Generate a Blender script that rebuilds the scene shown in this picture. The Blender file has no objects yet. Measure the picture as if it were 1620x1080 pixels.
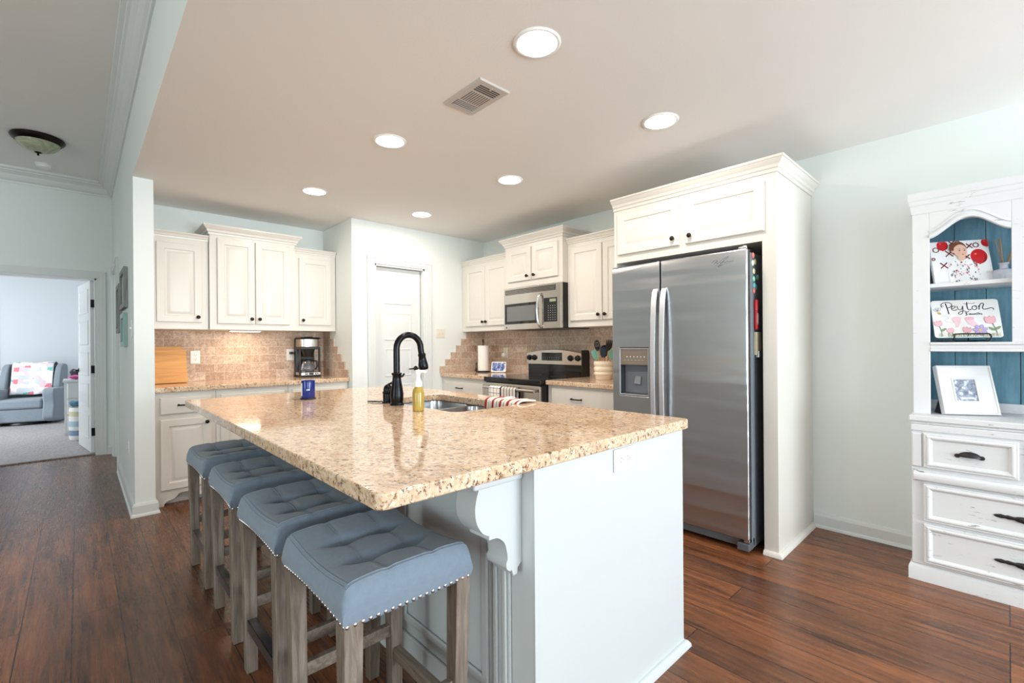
import bpy, bmesh, math, random
from mathutils import Vector, Matrix
random.seed(7)
C = bpy.context.scene
COL = C.collection
R = math.radians
PI = math.pi

# ------------------------------------------------------------------ camera, sky, daylight, exposure
CAM_H, YAW, ROLL = 1.2195, 0.7517, -0.0075
cam_data = bpy.data.cameras.new('camera')
cam_data.sensor_width = 36
cam_data.lens = 733.28 / 1620 * 36
cam_data.shift_y = 5.54 / 1620
cam_data.clip_start = 0.05
cam = bpy.data.objects.new('camera', cam_data)
COL.objects.link(cam)
cam.matrix_world = Matrix.Translation((0, 0, CAM_H)) @ Matrix.Rotation(-YAW, 4, 'Z') @ Matrix.Rotation(PI / 2, 4, 'X') @ Matrix.Rotation(ROLL, 4, 'Z')
C.camera = cam

C.view_settings.view_transform = 'Standard'
C.view_settings.look = 'None'
C.view_settings.gamma = 1
C.view_settings.use_curve_mapping = False
C.view_settings.exposure = 0.44
C.cycles.use_denoising = True
C.cycles.max_bounces = 10
C.cycles.diffuse_bounces = 6
C.cycles.sample_clamp_indirect = 8
C.cycles.caustics_reflective = False
C.cycles.caustics_refractive = False

world = bpy.data.worlds.new('sky')
C.world = world
world.use_nodes = True
wb = world.node_tree.nodes['Background']
wb.inputs[0].default_value = (0.75, 0.9, 0.95, 1)
wb.inputs[1].default_value = 1.2


def area(name, loc, target, sx, sy, power, color, shape='RECTANGLE', spread=180):
    d = bpy.data.lights.new(name, 'AREA')
    d.shape = shape
    d.size = sx
    if shape in ('RECTANGLE', 'ELLIPSE'):
        d.size_y = sy
    d.energy = power
    d.color = color
    d.spread = R(spread)
    o = bpy.data.objects.new(name, d)
    COL.objects.link(o)
    o.location = loc
    o.rotation_euler = (Vector(target) - Vector(loc)).to_track_quat('-Z', 'Z').to_euler()
    return o


DAY = (0.85, 0.95, 1.0)
GREEN_DAY = (0.84, 1.0, 0.95)
# area lights in unseen windows behind and beside camera, aimed up to brighten ceiling
area('daylight_patio_door', (2.0, -3.93, 1.15), (2.0, 0, 5.0), 2.6, 2.1, 225, DAY)
area('daylight_rear_window', (-2.2, -3.93, 1.45), (-2.2, 0, 3.0), 2.6, 1.5, 62, DAY)
area('daylight_side_window', (-4.93, 1.2, 1.45), (0, 1.2, 2.6), 3.0, 1.5, 78, GREEN_DAY)
area('daylight_nursery_fill', (-2.5, 9.6, 1.4), (0, 9.6, 1.2), 1.8, 1.5, 58, (0.93, 0.97, 1.0))  # added to brighten the nursery; the wall behind it has no window opening

CZ = 2.457      # kitchen ceiling
HZ = 3.10       # hall ceiling
XW = 3.582      # wall with the range and the refrigerator
YB = 5.03       # wall with the coffee maker
YP = 4.32       # pantry wall
XP = 1.928      # pantry corner
YH = 7.09       # hall end wall

# ------------------------------------------------------------------ helpers


def lin(c):
    def f(x):
        x /= 255
        return x / 12.92 if x <= 0.04045 else ((x + 0.055) / 1.055) ** 2.4
    return tuple(f(x) for x in c) + (1,)


class NT:
    def __init__(s, m):
        s.t = m.node_tree
        s.b = s.t.nodes['Principled BSDF']

    def n(s, typ, ins=None, **kw):
        nd = s.t.nodes.new(typ)
        for k, v in kw.items():
            setattr(nd, k, v)
        for k, v in (ins or {}).items():
            s.set(nd, k, v)
        return nd

    def set(s, nd, k, v):
        if hasattr(v, 'is_linked') or isinstance(v, bpy.types.NodeSocket):
            s.t.links.new(v, nd.inputs[k])
        elif isinstance(v, bpy.types.Node):
            s.t.links.new(v.outputs[0], nd.inputs[k])
        else:
            nd.inputs[k].default_value = v

    def pos(s):
        return s.n('ShaderNodeNewGeometry').outputs['Position']

    def obj(s):
        return s.n('ShaderNodeTexCoord').outputs['Object']

    def mapping(s, vec, scale=(1, 1, 1), loc=(0, 0, 0), rot=(0, 0, 0)):
        return s.n('ShaderNodeMapping', {'Vector': vec, 'Scale': scale, 'Location': loc, 'Rotation': rot}).outputs[0]

    def noise(s, vec, scale, detail=3, rough=0.55, dist=0):
        return s.n('ShaderNodeTexNoise', {'Vector': vec, 'Scale': scale, 'Detail': detail, 'Roughness': rough, 'Distortion': dist}).outputs[0]

    def ramp(s, fac, stops):
        nd = s.n('ShaderNodeValToRGB', {'Fac': fac})
        el = nd.color_ramp.elements
        while len(el) < len(stops):
            el.new(0.5)
        for e, (p, c) in zip(el, stops):
            e.position = p
            e.color = c if len(c) == 4 else tuple(c) + (1,)
        return nd.outputs[0]

    def mix(s, fac, a, b, mode='MIX'):
        nd = s.n('ShaderNodeMix', data_type='RGBA', blend_type=mode)
        s.set(nd, 0, fac)
        s.set(nd, 6, a)
        s.set(nd, 7, b)
        return nd.outputs[2]

    def math(s, op, a, b=0.0):
        nd = s.n('ShaderNodeMath', operation=op)
        s.set(nd, 0, a)
        s.set(nd, 1, b)
        return nd.outputs[0]

    def bump(s, h, strength=0.2, dist=0.01):
        return s.n('ShaderNodeBump', {'Height': h, 'Strength': strength, 'Distance': dist}).outputs[0]


def mat(name, color=(200, 200, 200), rough=0.5, metal=0.0, spec=None, **kw):
    m = bpy.data.materials.new(name)
    m.use_nodes = True
    b = m.node_tree.nodes['Principled BSDF']
    b.inputs['Base Color'].default_value = lin(color)
    b.inputs['Roughness'].default_value = rough
    b.inputs['Metallic'].default_value = metal
    if spec is not None:
        b.inputs['Specular IOR Level'].default_value = spec
    for k, v in kw.items():
        b.inputs[k].default_value = v
    return m


def painted(name, color, rough, scale=220, strength=0.06):
    m = mat(name, color, rough)
    t = NT(m)
    n = t.noise(t.pos(), scale, 2)
    t.set(t.b, 'Normal', t.bump(n, strength, 0.002))
    big = t.noise(t.pos(), 1.3, 2)
    c = lin(color)
    t.set(t.b, 'Base Color', t.mix(big, tuple(x * 0.97 for x in c[:3]) + (1,), c))
    return m


M = {}
M['wall'] = painted('wall_paint', (229, 234, 232), 0.55)
M['ceiling'] = painted('ceiling_paint', (238, 236, 233), 0.8, 90, 0.25)
M['nursery_wall'] = painted('nursery_wall_paint', (220, 226, 230), 0.6)
M['trim'] = painted('trim_paint', (218, 221, 220), 0.32, 60, 0.02)
M['cabinet'] = painted('cabinet_enamel', (221, 217, 210), 0.33, 40, 0.02)
M['island'] = painted('island_enamel', (203, 207, 209), 0.33, 40, 0.02)
M['bronze'] = mat('oil_rubbed_bronze', (44, 36, 33), 0.32, 0.85)
M['black_bronze'] = mat('blackened_bronze', (30, 30, 33), 0.25, 0.8)
M['black'] = mat('black_plastic', (22, 22, 24), 0.35)
M['black_gloss'] = mat('black_glass', (10, 10, 12), 0.06)
M['dark_void'] = mat('dark_cavity', (24, 24, 26), 0.7)
M['white_plastic'] = mat('white_plastic', (240, 240, 238), 0.35)
M['almond'] = mat('almond_plastic', (226, 218, 204), 0.4)
M['chrome'] = mat('polished_steel', (215, 215, 218), 0.12, 1.0)
M['grey_plastic'] = mat('grey_plastic', (92, 96, 102), 0.4)
M['pale_grey'] = mat('pale_grey_plastic', (150, 154, 160), 0.35)


def make_steel(name, color, rough=0.24, waves=True):
    m = mat(name, color, rough, 1.0)
    t = NT(m)
    p = t.pos()
    fine = t.noise(t.mapping(p, (4, 4, 220)), 1.0, 2)
    if waves:
        w = t.noise(t.mapping(p, (0.5, 0.5, 5.0)), 1.0, 2)
        t.set(t.b, 'Normal', t.n('ShaderNodeBump', {'Height': w, 'Strength': 0.3, 'Distance': 0.06}).outputs[0])
    t.set(t.b, 'Base Color', t.mix(fine, tuple(x * 0.97 for x in lin(color)[:3]) + (1,), lin(color)))
    return m


M['steel'] = make_steel('brushed_stainless', (192, 195, 199), 0.28)
M['steel_warm'] = make_steel('range_stainless', (196, 190, 182), 0.22, False)
M['sink_steel'] = mat('sink_steel', (186, 190, 196), 0.2, 1.0)


def make_floor():
    m = mat('dark_hardwood', (80, 50, 38), 0.3)
    t = NT(m)
    p = t.pos()
    sep = t.n('ShaderNodeSeparateXYZ', {0: p})
    X, Y = sep.outputs[0], sep.outputs[1]
    v = t.n('ShaderNodeCombineXYZ', {0: Y, 1: t.math('ADD', X, 0.028 + 163), 2: 0.0}).outputs[0]

    def brick(c1, c2, mortar):
        return t.n('ShaderNodeTexBrick', {'Vector': v, 'Color1': c1, 'Color2': c2, 'Mortar': mortar, 'Scale': 1.0,
                                          'Mortar Size': 0.0022, 'Mortar Smooth': 0.2, 'Bias': 0.0, 'Brick Width': 1.45, 'Row Height': 0.163},
                   offset=0.37, offset_frequency=3, squash=1.0)
    b = brick((0, 0, 0, 1), (1, 1, 1, 1), (0.5, 0.5, 0.5, 1))
    tone = b.outputs[0]
    seam = b.outputs[1]
    shift = t.n('ShaderNodeCombineXYZ', {0: t.math('MULTIPLY', tone, 7.0), 1: t.math('MULTIPLY', tone, 31.0), 2: 0.0}).outputs[0]
    gp = t.n('ShaderNodeVectorMath', {0: p, 1: shift}, operation='ADD').outputs[0]
    grain = t.noise(t.mapping(gp, (42, 2.2, 1)), 1.0, 6, 0.65, 0.8)
    fine = t.noise(t.mapping(gp, (170, 7, 1)), 1.0, 3, 0.6)
    patch = t.noise(t.mapping(gp, (7, 2.0, 1)), 1.0, 3, 0.5, 0.4)
    base = t.ramp(grain, [(0.28, lin((50, 30, 20))), (0.45, lin((108, 66, 41))), (0.6, lin((148, 91, 55))), (0.78, lin((194, 128, 77)))])
    streak = t.noise(t.mapping(gp, (26, 1.1, 1), (3, 8, 0)), 1.0, 5, 0.7, 1.5)
    base = t.mix(t.ramp(streak, [(0.52, (0, 0, 0)), (0.66, (0.85, 0.85, 0.85))]), base, lin((38, 22, 17)))
    base = t.mix(t.math('MULTIPLY', fine, 0.45), base, lin((50, 30, 22)))
    base = t.mix(t.ramp(patch, [(0.4, (0, 0, 0)), (0.8, (0.7, 0.7, 0.7))]), base, lin((160, 98, 58)))
    toned = t.mix(t.ramp(tone, [(0.1, (0, 0, 0)), (0.9, (0.42, 0.42, 0.42))]), base, lin((58, 40, 33)))
    col = t.mix(seam, toned, lin((24, 14, 11)))
    t.set(t.b, 'Base Color', col)
    chat = t.n('ShaderNodeTexWave', {'Vector': t.mapping(gp, (1, 1, 1)), 'Scale': 6.0, 'Distortion': 9.0, 'Detail': 2.0, 'Detail Scale': 1.5},
               wave_type='BANDS', bands_direction='Y').outputs['Fac']
    h = t.math('ADD', t.math('MULTIPLY', grain, 0.25), t.math('MULTIPLY', chat, 0.22))
    h = t.math('SUBTRACT', h, t.math('MULTIPLY', seam, 1.6))
    t.set(t.b, 'Normal', t.bump(h, 0.26, 0.004))
    t.set(t.b, 'Roughness', t.ramp(fine, [(0, (0.2,) * 3), (1, (0.36,) * 3)]))
    return m


M['floor'] = make_floor()


def make_granite():
    m = mat('speckled_granite', (214, 182, 148), 0.07)
    t = NT(m)
    p = t.pos()
    q = t.mapping(p, (1, 0.8, 1), (0, 0, 0), (0, 0, 0.6))
    cloud = t.noise(q, 9, 3, 0.5, 0.4)
    base = t.ramp(cloud, [(0.3, lin((206, 172, 140))), (0.5, lin((222, 192, 160))), (0.7, lin((226, 202, 176)))])
    grain = t.n('ShaderNodeTexVoronoi', {'Vector': q, 'Scale': 120.0}).outputs['Color']
    gs = t.n('ShaderNodeSeparateColor', {0: grain})
    base = t.mix(t.ramp(gs.outputs[0], [(0.55, (0, 0, 0)), (0.95, (0.5, 0.5, 0.5))]), base, lin((236, 226, 212)))
    base = t.mix(t.ramp(gs.outputs[1], [(0.55, (0, 0, 0)), (0.95, (0.55, 0.55, 0.55))]), base, lin((182, 142, 106)))
    brown = t.noise(t.mapping(q, (1, 1.6, 1), (1, 5, 8)), 52, 5, 0.72, 0.4)
    bk = t.math('MULTIPLY', t.ramp(brown, [(0.545, (0, 0, 0)), (0.6, (1, 1, 1))]), t.ramp(gs.outputs[2], [(0.15, (0.3, 0.3, 0.3)), (0.5, (1, 1, 1))]))
    base = t.mix(bk, base, lin((122, 84, 62)))
    dark = t.noise(t.mapping(q, (1, 1.5, 1), (4, 4, 2)), 78, 4, 0.68, 0.3)
    base = t.mix(t.ramp(dark, [(0.61, (0, 0, 0)), (0.65, (1, 1, 1))]), base, lin((46, 40, 40)))
    t.set(t.b, 'Base Color', base)
    t.set(t.b, 'Roughness', t.ramp(gs.outputs[0], [(0, (0.05,) * 3), (1, (0.11,) * 3)]))
    return m


M['granite'] = make_granite()


def make_tile():
    m = mat('tumbled_travertine', (170, 140, 118), 0.62)
    t = NT(m)
    p = t.pos()
    s = t.n('ShaderNodeSeparateXYZ', {0: p})
    u = t.math('ADD', s.outputs[0], s.outputs[1])
    v = t.n('ShaderNodeCombineXYZ', {0: t.math('ADD', u, 3.03), 1: t.math('SUBTRACT', s.outputs[2], 0.914), 2: 0.0}).outputs[0]
    b = t.n('ShaderNodeTexBrick', {'Vector': v, 'Color1': (0, 0, 0, 1), 'Color2': (1, 1, 1, 1), 'Mortar': (0.5, 0.5, 0.5, 1), 'Scale': 1.0,
                                   'Mortar Size': 0.0022, 'Mortar Smooth': 0.3, 'Bias': 0.0, 'Brick Width': 0.152, 'Row Height': 0.0765},
            offset=0.5, offset_frequency=2, squash=1.0)
    tone = b.outputs[0]
    col = t.ramp(tone, [(0.0, lin((186, 158, 138))), (0.35, lin((204, 180, 160))), (0.7, lin((214, 194, 176))), (1.0, lin((226, 208, 192)))])
    n1 = t.noise(p, 38, 5, 0.7, 0.6)
    col = t.mix(t.ramp(n1, [(0.4, (0.65, 0.65, 0.65)), (0.6, (0, 0, 0))]), col, lin((156, 126, 106)))
    n2 = t.noise(t.mapping(p, (1, 1, 1), (2, 3, 9)), 85, 4, 0.7)
    col = t.mix(t.ramp(n2, [(0.54, (0, 0, 0)), (0.66, (0.6, 0.6, 0.6))]), col, lin((234, 222, 208)))
    col = t.mix(b.outputs[1], col, lin((222, 208, 194)))
    t.set(t.b, 'Base Color', col)
    h = t.math('SUBTRACT', t.math('MULTIPLY', n1, 0.5), b.outputs[1])
    t.set(t.b, 'Normal', t.bump(h, 0.5, 0.004))
    return m


M['tile'] = make_tile()


def make_wood(name, dark, mid, light, axis='Z', rough=0.5, scale=1.0, bump=0.15):
    m = mat(name, mid, rough)
    t = NT(m)
    sc = {'X': (3, 40, 40), 'Y': (40, 3, 40), 'Z': (40, 40, 3)}[axis]
    p = t.mapping(t.obj(), tuple(x * scale for x in sc))
    g = t.noise(p, 1.0, 5, 0.65, 1.2)
    f = t.noise(t.mapping(p, (5, 5, 5)), 1.0, 3, 0.6)
    col = t.ramp(g, [(0.28, lin(dark)), (0.5, lin(mid)), (0.72, lin(light))])
    col = t.mix(t.math('MULTIPLY', f, 0.35), col, lin(dark))
    t.set(t.b, 'Base Color', col)
    t.set(t.b, 'Normal', t.bump(g, bump, 0.003))
    return m


M['stool_wood'] = make_wood('weathered_oak', (84, 72, 62), (128, 114, 102), (160, 148, 138), 'Z', 0.55)
M['stool_rail'] = make_wood('weathered_oak_rail', (84, 72, 62), (126, 112, 100), (158, 146, 134), 'Y', 0.55)
M['bamboo'] = make_wood('bamboo', (204, 142, 76), (224, 166, 96), (234, 184, 118), 'X', 0.45, 0.5, 0.03)
M['spoon_wood'] = make_wood('spoon_wood', (186, 136, 88), (206, 160, 112), (222, 184, 140), 'Z', 0.5)
M['reed'] = make_wood('reed', (132, 104, 78), (168, 138, 106), (190, 160, 128), 'Z', 0.6)
M['frame_wood'] = make_wood('grey_barn_wood', (104, 106, 104), (140, 144, 142), (168, 172, 170), 'Z', 0.6)


def make_fabric(name, color, scale=900, rough=0.9, var=0.86):
    m = mat(name, color, rough)
    t = NT(m)
    o = t.obj()
    w1 = t.n('ShaderNodeTexWave', {'Vector': o, 'Scale': scale * 0.45, 'Distortion': 1.0, 'Detail': 1.0}, wave_type='BANDS', bands_direction='X').outputs['Fac']
    w2 = t.n('ShaderNodeTexWave', {'Vector': o, 'Scale': scale * 0.45, 'Distortion': 1.0, 'Detail': 1.0}, wave_type='BANDS', bands_direction='Y').outputs['Fac']
    n = t.noise(o, 60, 4, 0.65)
    c = lin(color)
    col = t.mix(n, tuple(x * var for x in c[:3]) + (1,), tuple(min(1, x * (2 - var)) for x in c[:3]) + (1,))
    t.set(t.b, 'Base Color', col)
    t.set(t.b, 'Normal', t.bump(t.math('ADD', t.math('ADD', w1, w2), n), 0.12, 0.001))
    t.b.inputs['Sheen Weight'].default_value = 0.25
    return m


M['stool_fabric'] = make_fabric('blue_grey_linen', (122, 136, 152))
M['stitch'] = make_fabric('stitch_thread', (132, 144, 156))
M['chair_fabric'] = make_fabric('soft_grey_upholstery', (138, 150, 160), 300)
M['carpet'] = mat('grey_carpet', (176, 172, 172), 0.95)
_t = NT(M['carpet'])
_n = _t.noise(_t.pos(), 45, 5, 0.7)
_t.set(_t.b, 'Base Color', _t.ramp(_n, [(0.3, lin((150, 146, 148))), (0.7, lin((206, 202, 204)))]))
_t.set(_t.b, 'Normal', _t.bump(_n, 0.9, 0.02))


def make_distressed(name, base, wear):
    m = mat(name, base, 0.42)
    t = NT(m)
    p = t.pos()
    n = t.noise(t.mapping(p, (14, 14, 70)), 1.0, 5, 0.7, 0.4)
    n2 = t.noise(p, 6, 2)
    k = t.math('MULTIPLY', t.ramp(n, [(0.62, (0, 0, 0)), (0.66, (1, 1, 1))]), t.ramp(n2, [(0.45, (0, 0, 0)), (0.6, (0.9, 0.9, 0.9))]))
    t.set(t.b, 'Base Color', t.mix(k, lin(base), lin(wear)))
    t.set(t.b, 'Normal', t.bump(t.noise(t.mapping(p, (10, 10, 60)), 1.0, 3), 0.06, 0.003))
    return m


M['hutch'] = make_distressed('distressed_white', (220, 221, 224), (96, 88, 84))
M['hutch_blue'] = mat('blue_boards', (96, 140, 160), 0.6)
_t = NT(M['hutch_blue'])
_n = _t.noise(_t.mapping(_t.pos(), (30, 30, 4)), 1.0, 5, 0.7)
_t.set(_t.b, 'Base Color', _t.ramp(_n, [(0.25, lin((78, 120, 140))), (0.5, lin((100, 146, 166))), (0.8, lin((128, 168, 184)))]))


def flat(name, color, rough=0.6):
    return mat(name, color, rough)


def emis(name, color, strength):
    m = mat(name, (255, 255, 255), 0.5)
    b = m.node_tree.nodes['Principled BSDF']
    b.inputs['Emission Color'].default_value = tuple(color) + (1,)
    b.inputs['Emission Strength'].default_value = strength
    return m


class MB:
    """collects shapes into one mesh"""

    def __init__(s, M=None):
        s.v, s.f, s.mi, s.m = [], [], [], 0
        s.M = M or Matrix()

    def add(s, vs, fs):
        o = len(s.v)
        s.v += [s.M @ Vector(v) for v in vs]
        for f in fs:
            s.f.append([i + o for i in f])
            s.mi.append(s.m)
        return s

    def box(s, x0, x1, y0, y1, z0, z1):
        vs = [(x, y, z) for x in (x0, x1) for y in (y0, y1) for z in (z0, z1)]
        return s.add(vs, [(0, 1, 3, 2), (4, 6, 7, 5), (0, 4, 5, 1), (2, 3, 7, 6), (0, 2, 6, 4), (1, 5, 7, 3)])

    def tbox(s, c0, h0, c1, h1):
        """tapered box between two horizontal rectangles: centres c0, c1 and half sizes"""
        vs = []
        for c, h in ((c0, h0), (c1, h1)):
            for sx, sy in ((-1, -1), (1, -1), (1, 1), (-1, 1)):
                vs.append((c[0] + sx * h[0], c[1] + sy * h[1], c[2]))
        return s.add(vs, [(3, 2, 1, 0), (4, 5, 6, 7)] + [(i, (i + 1) % 4, 4 + (i + 1) % 4, 4 + i) for i in range(4)])

    def prism(s, pts, n0, n1):
        """polygon in the local xy plane extruded along local z"""
        n = len(pts)
        vs = [(x, y, n0) for x, y in pts] + [(x, y, n1) for x, y in pts]
        return s.add(vs, [tuple(range(n - 1, -1, -1)), tuple(range(n, 2 * n))] + [(i, (i + 1) % n, n + (i + 1) % n, n + i) for i in range(n)])

    def poly(s, pts, z=0.0):
        return s.add([(x, y, z) for x, y in pts], [tuple(range(len(pts)))])

    def lathe(s, prof, c=(0, 0, 0), seg=24, axis='z', cap=True, a0=0.0, a1=2 * PI):
        full = abs(a1 - a0 - 2 * PI) < 1e-6
        n = seg if full else seg + 1
        vs = []
        for r, h in prof:
            for i in range(n):
                a = a0 + (a1 - a0) * i / seg
                x, y = r * math.cos(a), r * math.sin(a)
                if axis == 'z':
                    q = (x, y, h)
                elif axis == 'x':
                    q = (h, x, y)
                else:
                    q = (x, h, y)
                vs.append((q[0] + c[0], q[1] + c[1], q[2] + c[2]))
        fs = []
        for k in range(len(prof) - 1):
            for i in range(seg):
                j = (i + 1) % n
                fs.append((k * n + i, k * n + j, (k + 1) * n + j, (k + 1) * n + i))
        if cap and full:
            if prof[0][0] > 1e-6:
                fs.append(tuple(range(n - 1, -1, -1)))
            if prof[-1][0] > 1e-6:
                fs.append(tuple(range((len(prof) - 1) * n, len(prof) * n)))
        return s.add(vs, fs)

    def tube(s, pts, r, seg=8, cap=True, flatten=1.0):
        pts = [Vector(p) for p in pts]
        n = len(pts)
        rs = r if isinstance(r, (list, tuple)) else [r] * n
        d = [(pts[min(i + 1, n - 1)] - pts[max(i - 1, 0)]).normalized() for i in range(n)]
        up = Vector((0, 0, 1)) if abs(d[0].z) < 0.9 else Vector((1, 0, 0))
        u = d[0].cross(up).normalized()
        vs = []
        for i in range(n):
            u = (u - d[i] * u.dot(d[i])).normalized()
            w = d[i].cross(u)
            for k in range(seg):
                a = 2 * PI * k / seg
                vs.append(pts[i] + u * (rs[i] * math.cos(a)) + w * (rs[i] * flatten * math.sin(a)))
        fs = []
        for i in range(n - 1):
            for k in range(seg):
                fs.append((i * seg + k, i * seg + (k + 1) % seg, (i + 1) * seg + (k + 1) % seg, (i + 1) * seg + k))
        if cap:
            fs.append(tuple(range(seg - 1, -1, -1)))
            fs.append(tuple(range((n - 1) * seg, n * seg)))
        return s.add(vs, fs)

    def ribbon(s, pts, w, z=0.0, taper=False):
        """flat stroke in the local xy plane"""
        P = [Vector((p[0], p[1])) for p in pts]
        n = len(P)
        vs = []
        for i in range(n):
            d = (P[min(i + 1, n - 1)] - P[max(i - 1, 0)])
            d = d.normalized() if d.length > 1e-9 else Vector((1, 0))
            nn = Vector((-d.y, d.x))
            ww = w * (0.45 + 0.55 * math.sin(PI * (i + 0.5) / n)) if taper else w
            a, b = P[i] + nn * ww / 2, P[i] - nn * ww / 2
            vs += [(a.x, a.y, z), (b.x, b.y, z)]
        return s.add(vs, [(2 * i, 2 * i + 1, 2 * i + 3, 2 * i + 2) for i in range(n - 1)])

    def nested(s, x0, x1, y0, y1, loops, fill=True):
        """rings of shrinking rectangles: loops of (inset, height); the last is filled"""
        vs, fs = [], []
        for ins, h in loops:
            vs += [(x0 + ins, y0 + ins, h), (x1 - ins, y0 + ins, h), (x1 - ins, y1 - ins, h), (x0 + ins, y1 - ins, h)]
        for k in range(len(loops) - 1):
            for i in range(4):
                j = (i + 1) % 4
                fs.append((4 * k + i, 4 * k + j, 4 * k + 4 + j, 4 * k + 4 + i))
        if fill:
            o = 4 * (len(loops) - 1)
            fs.append((o, o + 1, o + 2, o + 3))
        return s.add(vs, fs)

    def holed(s, X0, X1, Y0, Y1, x0, x1, y0, y1, n0, n1):
        vs = []
        for z in (n0, n1):
            vs += [(X0, Y0, z), (X1, Y0, z), (X1, Y1, z), (X0, Y1, z), (x0, y0, z), (x1, y0, z), (x1, y1, z), (x0, y1, z)]
        fs = []
        for i in range(4):
            j = (i + 1) % 4
            fs += [(i, 4 + i, 4 + j, j), (8 + i, 8 + j, 12 + j, 12 + i), (i, j, 8 + j, 8 + i), (4 + j, 4 + i, 12 + i, 12 + j)]
        return s.add(vs, fs)

    def sweep(s, path, prof, up=1, closed=False):
        """closed profile of (out, height) run along a plan path; out is to the left of travel. up: 1 -> local y is height (path in x,z), 2 -> z is height"""
        P = [Vector(p) for p in path]
        n = len(P)
        vs = []
        for i in range(n):
            a = P[i] - P[i - 1] if (i > 0 or closed) else P[1] - P[0]
            b = P[(i + 1) % n] - P[i] if (i < n - 1 or closed) else P[i] - P[i - 1]
            na = Vector((-a.y, a.x)).normalized()
            nb = Vector((-b.y, b.x)).normalized()
            mm = (na + nb)
            mm = mm / max(1e-6, mm.length_squared) * 2
            for o, h in prof:
                q = P[i] + mm * o
                vs.append((q.x, q.y, h) if up == 2 else (q.x, h, q.y))
        k = len(prof)
        fs = []
        for i in range(n if closed else n - 1):
            for j in range(k):
                a, b = i * k, ((i + 1) % n) * k
                fs.append((a + j, a + (j + 1) % k, b + (j + 1) % k, b + j))
        if not closed:
            fs += [tuple(range(k - 1, -1, -1)), tuple(range((n - 1) * k, n * k))]
        return s.add(vs, fs)

    def grid(s, nx, ny, fn):
        vs = [fn(i / nx, j / ny) for j in range(ny + 1) for i in range(nx + 1)]
        w = nx + 1
        return s.add(vs, [(j * w + i, j * w + i + 1, (j + 1) * w + i + 1, (j + 1) * w + i) for j in range(ny) for i in range(nx)])

    def ball(s, c, r, seg=12, rings=8, sc=(1, 1, 1)):
        vs = []
        for k in range(rings + 1):
            a = PI * k / rings
            for i in range(seg):
                b = 2 * PI * i / seg
                vs.append((c[0] + r * sc[0] * math.sin(a) * math.cos(b), c[1] + r * sc[1] * math.sin(a) * math.sin(b), c[2] + r * sc[2] * math.cos(a)))
        return s.add(vs, [(k * seg + i, k * seg + (i + 1) % seg, (k + 1) * seg + (i + 1) % seg, (k + 1) * seg + i) for k in range(rings) for i in range(seg)])

    def build(s, name, mats, parent=None, bevel=0.0, bseg=2, smooth=None, solid=0.0, origin=None, sub=0, fix=True):
        if not isinstance(mats, (list, tuple)):
            mats = [mats]
        if parent is not None:
            org = Vector(parent.get('_org', parent.location) if False else ORG[parent.name])
        elif origin is not None:
            org = Vector(origin)
        else:
            lo = [min(v[i] for v in s.v) for i in range(3)]
            hi = [max(v[i] for v in s.v) for i in range(3)]
            org = Vector(((lo[0] + hi[0]) / 2, (lo[1] + hi[1]) / 2, lo[2]))
        me = bpy.data.meshes.new(name)
        me.from_pydata([v - org for v in s.v], [], s.f)
        for m in mats:
            me.materials.append(m)
        me.polygons.foreach_set('material_index', s.mi)
        bm = bmesh.new()
        bm.from_mesh(me)
        bmesh.ops.remove_doubles(bm, verts=bm.verts, dist=1e-6)
        if fix:
            bmesh.ops.recalc_face_normals(bm, faces=bm.faces)
        bm.to_mesh(me)
        bm.free()
        if smooth is not None:
            me.shade_smooth()
            me.set_sharp_from_angle(angle=R(smooth))
        o = bpy.data.objects.new(name, me)
        COL.objects.link(o)
        ORG[o.name] = org
        if parent is not None:
            o.parent = parent
        else:
            o.location = org
        if solid:
            md = o.modifiers.new('solid', 'SOLIDIFY')
            md.thickness = solid
            md.offset = 0
        if sub:
            md = o.modifiers.new('sub', 'SUBSURF')
            md.levels = md.render_levels = sub
        if bevel:
            md = o.modifiers.new('bevel', 'BEVEL')
            md.width = bevel
            md.segments = bseg
            md.limit_method = 'ANGLE'
            md.angle_limit = R(40)
            md.harden_normals = True
            if smooth is None:
                me.shade_smooth()
                me.set_sharp_from_angle(angle=R(35))
        return o


ORG = {}


def tag(o, label, cat, group=None):
    o['label'] = label
    o['category'] = cat
    if group:
        o['group'] = group
    return o


def thing(name, label, cat, loc=(0, 0, 0), group=None):
    o = bpy.data.objects.new(name, None)
    o.empty_display_size = 0.1
    COL.objects.link(o)
    o.location = loc
    ORG[o.name] = Vector(loc)
    return tag(o, label, cat, group)


def structure(o):
    o['kind'] = 'structure'
    return o


def copy_tree(o, parent=None):
    c = o.copy()
    COL.objects.link(c)
    if parent is not None:
        c.parent = parent
    for ch in list(o.children):
        copy_tree(ch, c)
    return c


def frame(origin, facing):
    """local x to the viewer's right along the face, local y up, local z out of the face"""
    ax = {'-y': ((1, 0, 0), (0, 0, 1), (0, -1, 0)), '-x': ((0, -1, 0), (0, 0, 1), (-1, 0, 0)), '+y': ((-1, 0, 0), (0, 0, 1), (0, 1, 0)),
          '+x': ((0, 1, 0), (0, 0, 1), (1, 0, 0)), '-z': ((1, 0, 0), (0, -1, 0), (0, 0, -1)), '+z': ((1, 0, 0), (0, 1, 0), (0, 0, 1))}[facing]
    m = Matrix.Identity(4)
    for c in range(3):
        for r in range(3):
            m[r][c] = ax[c][r]
    m.translation = Vector(origin)
    return m


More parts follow.
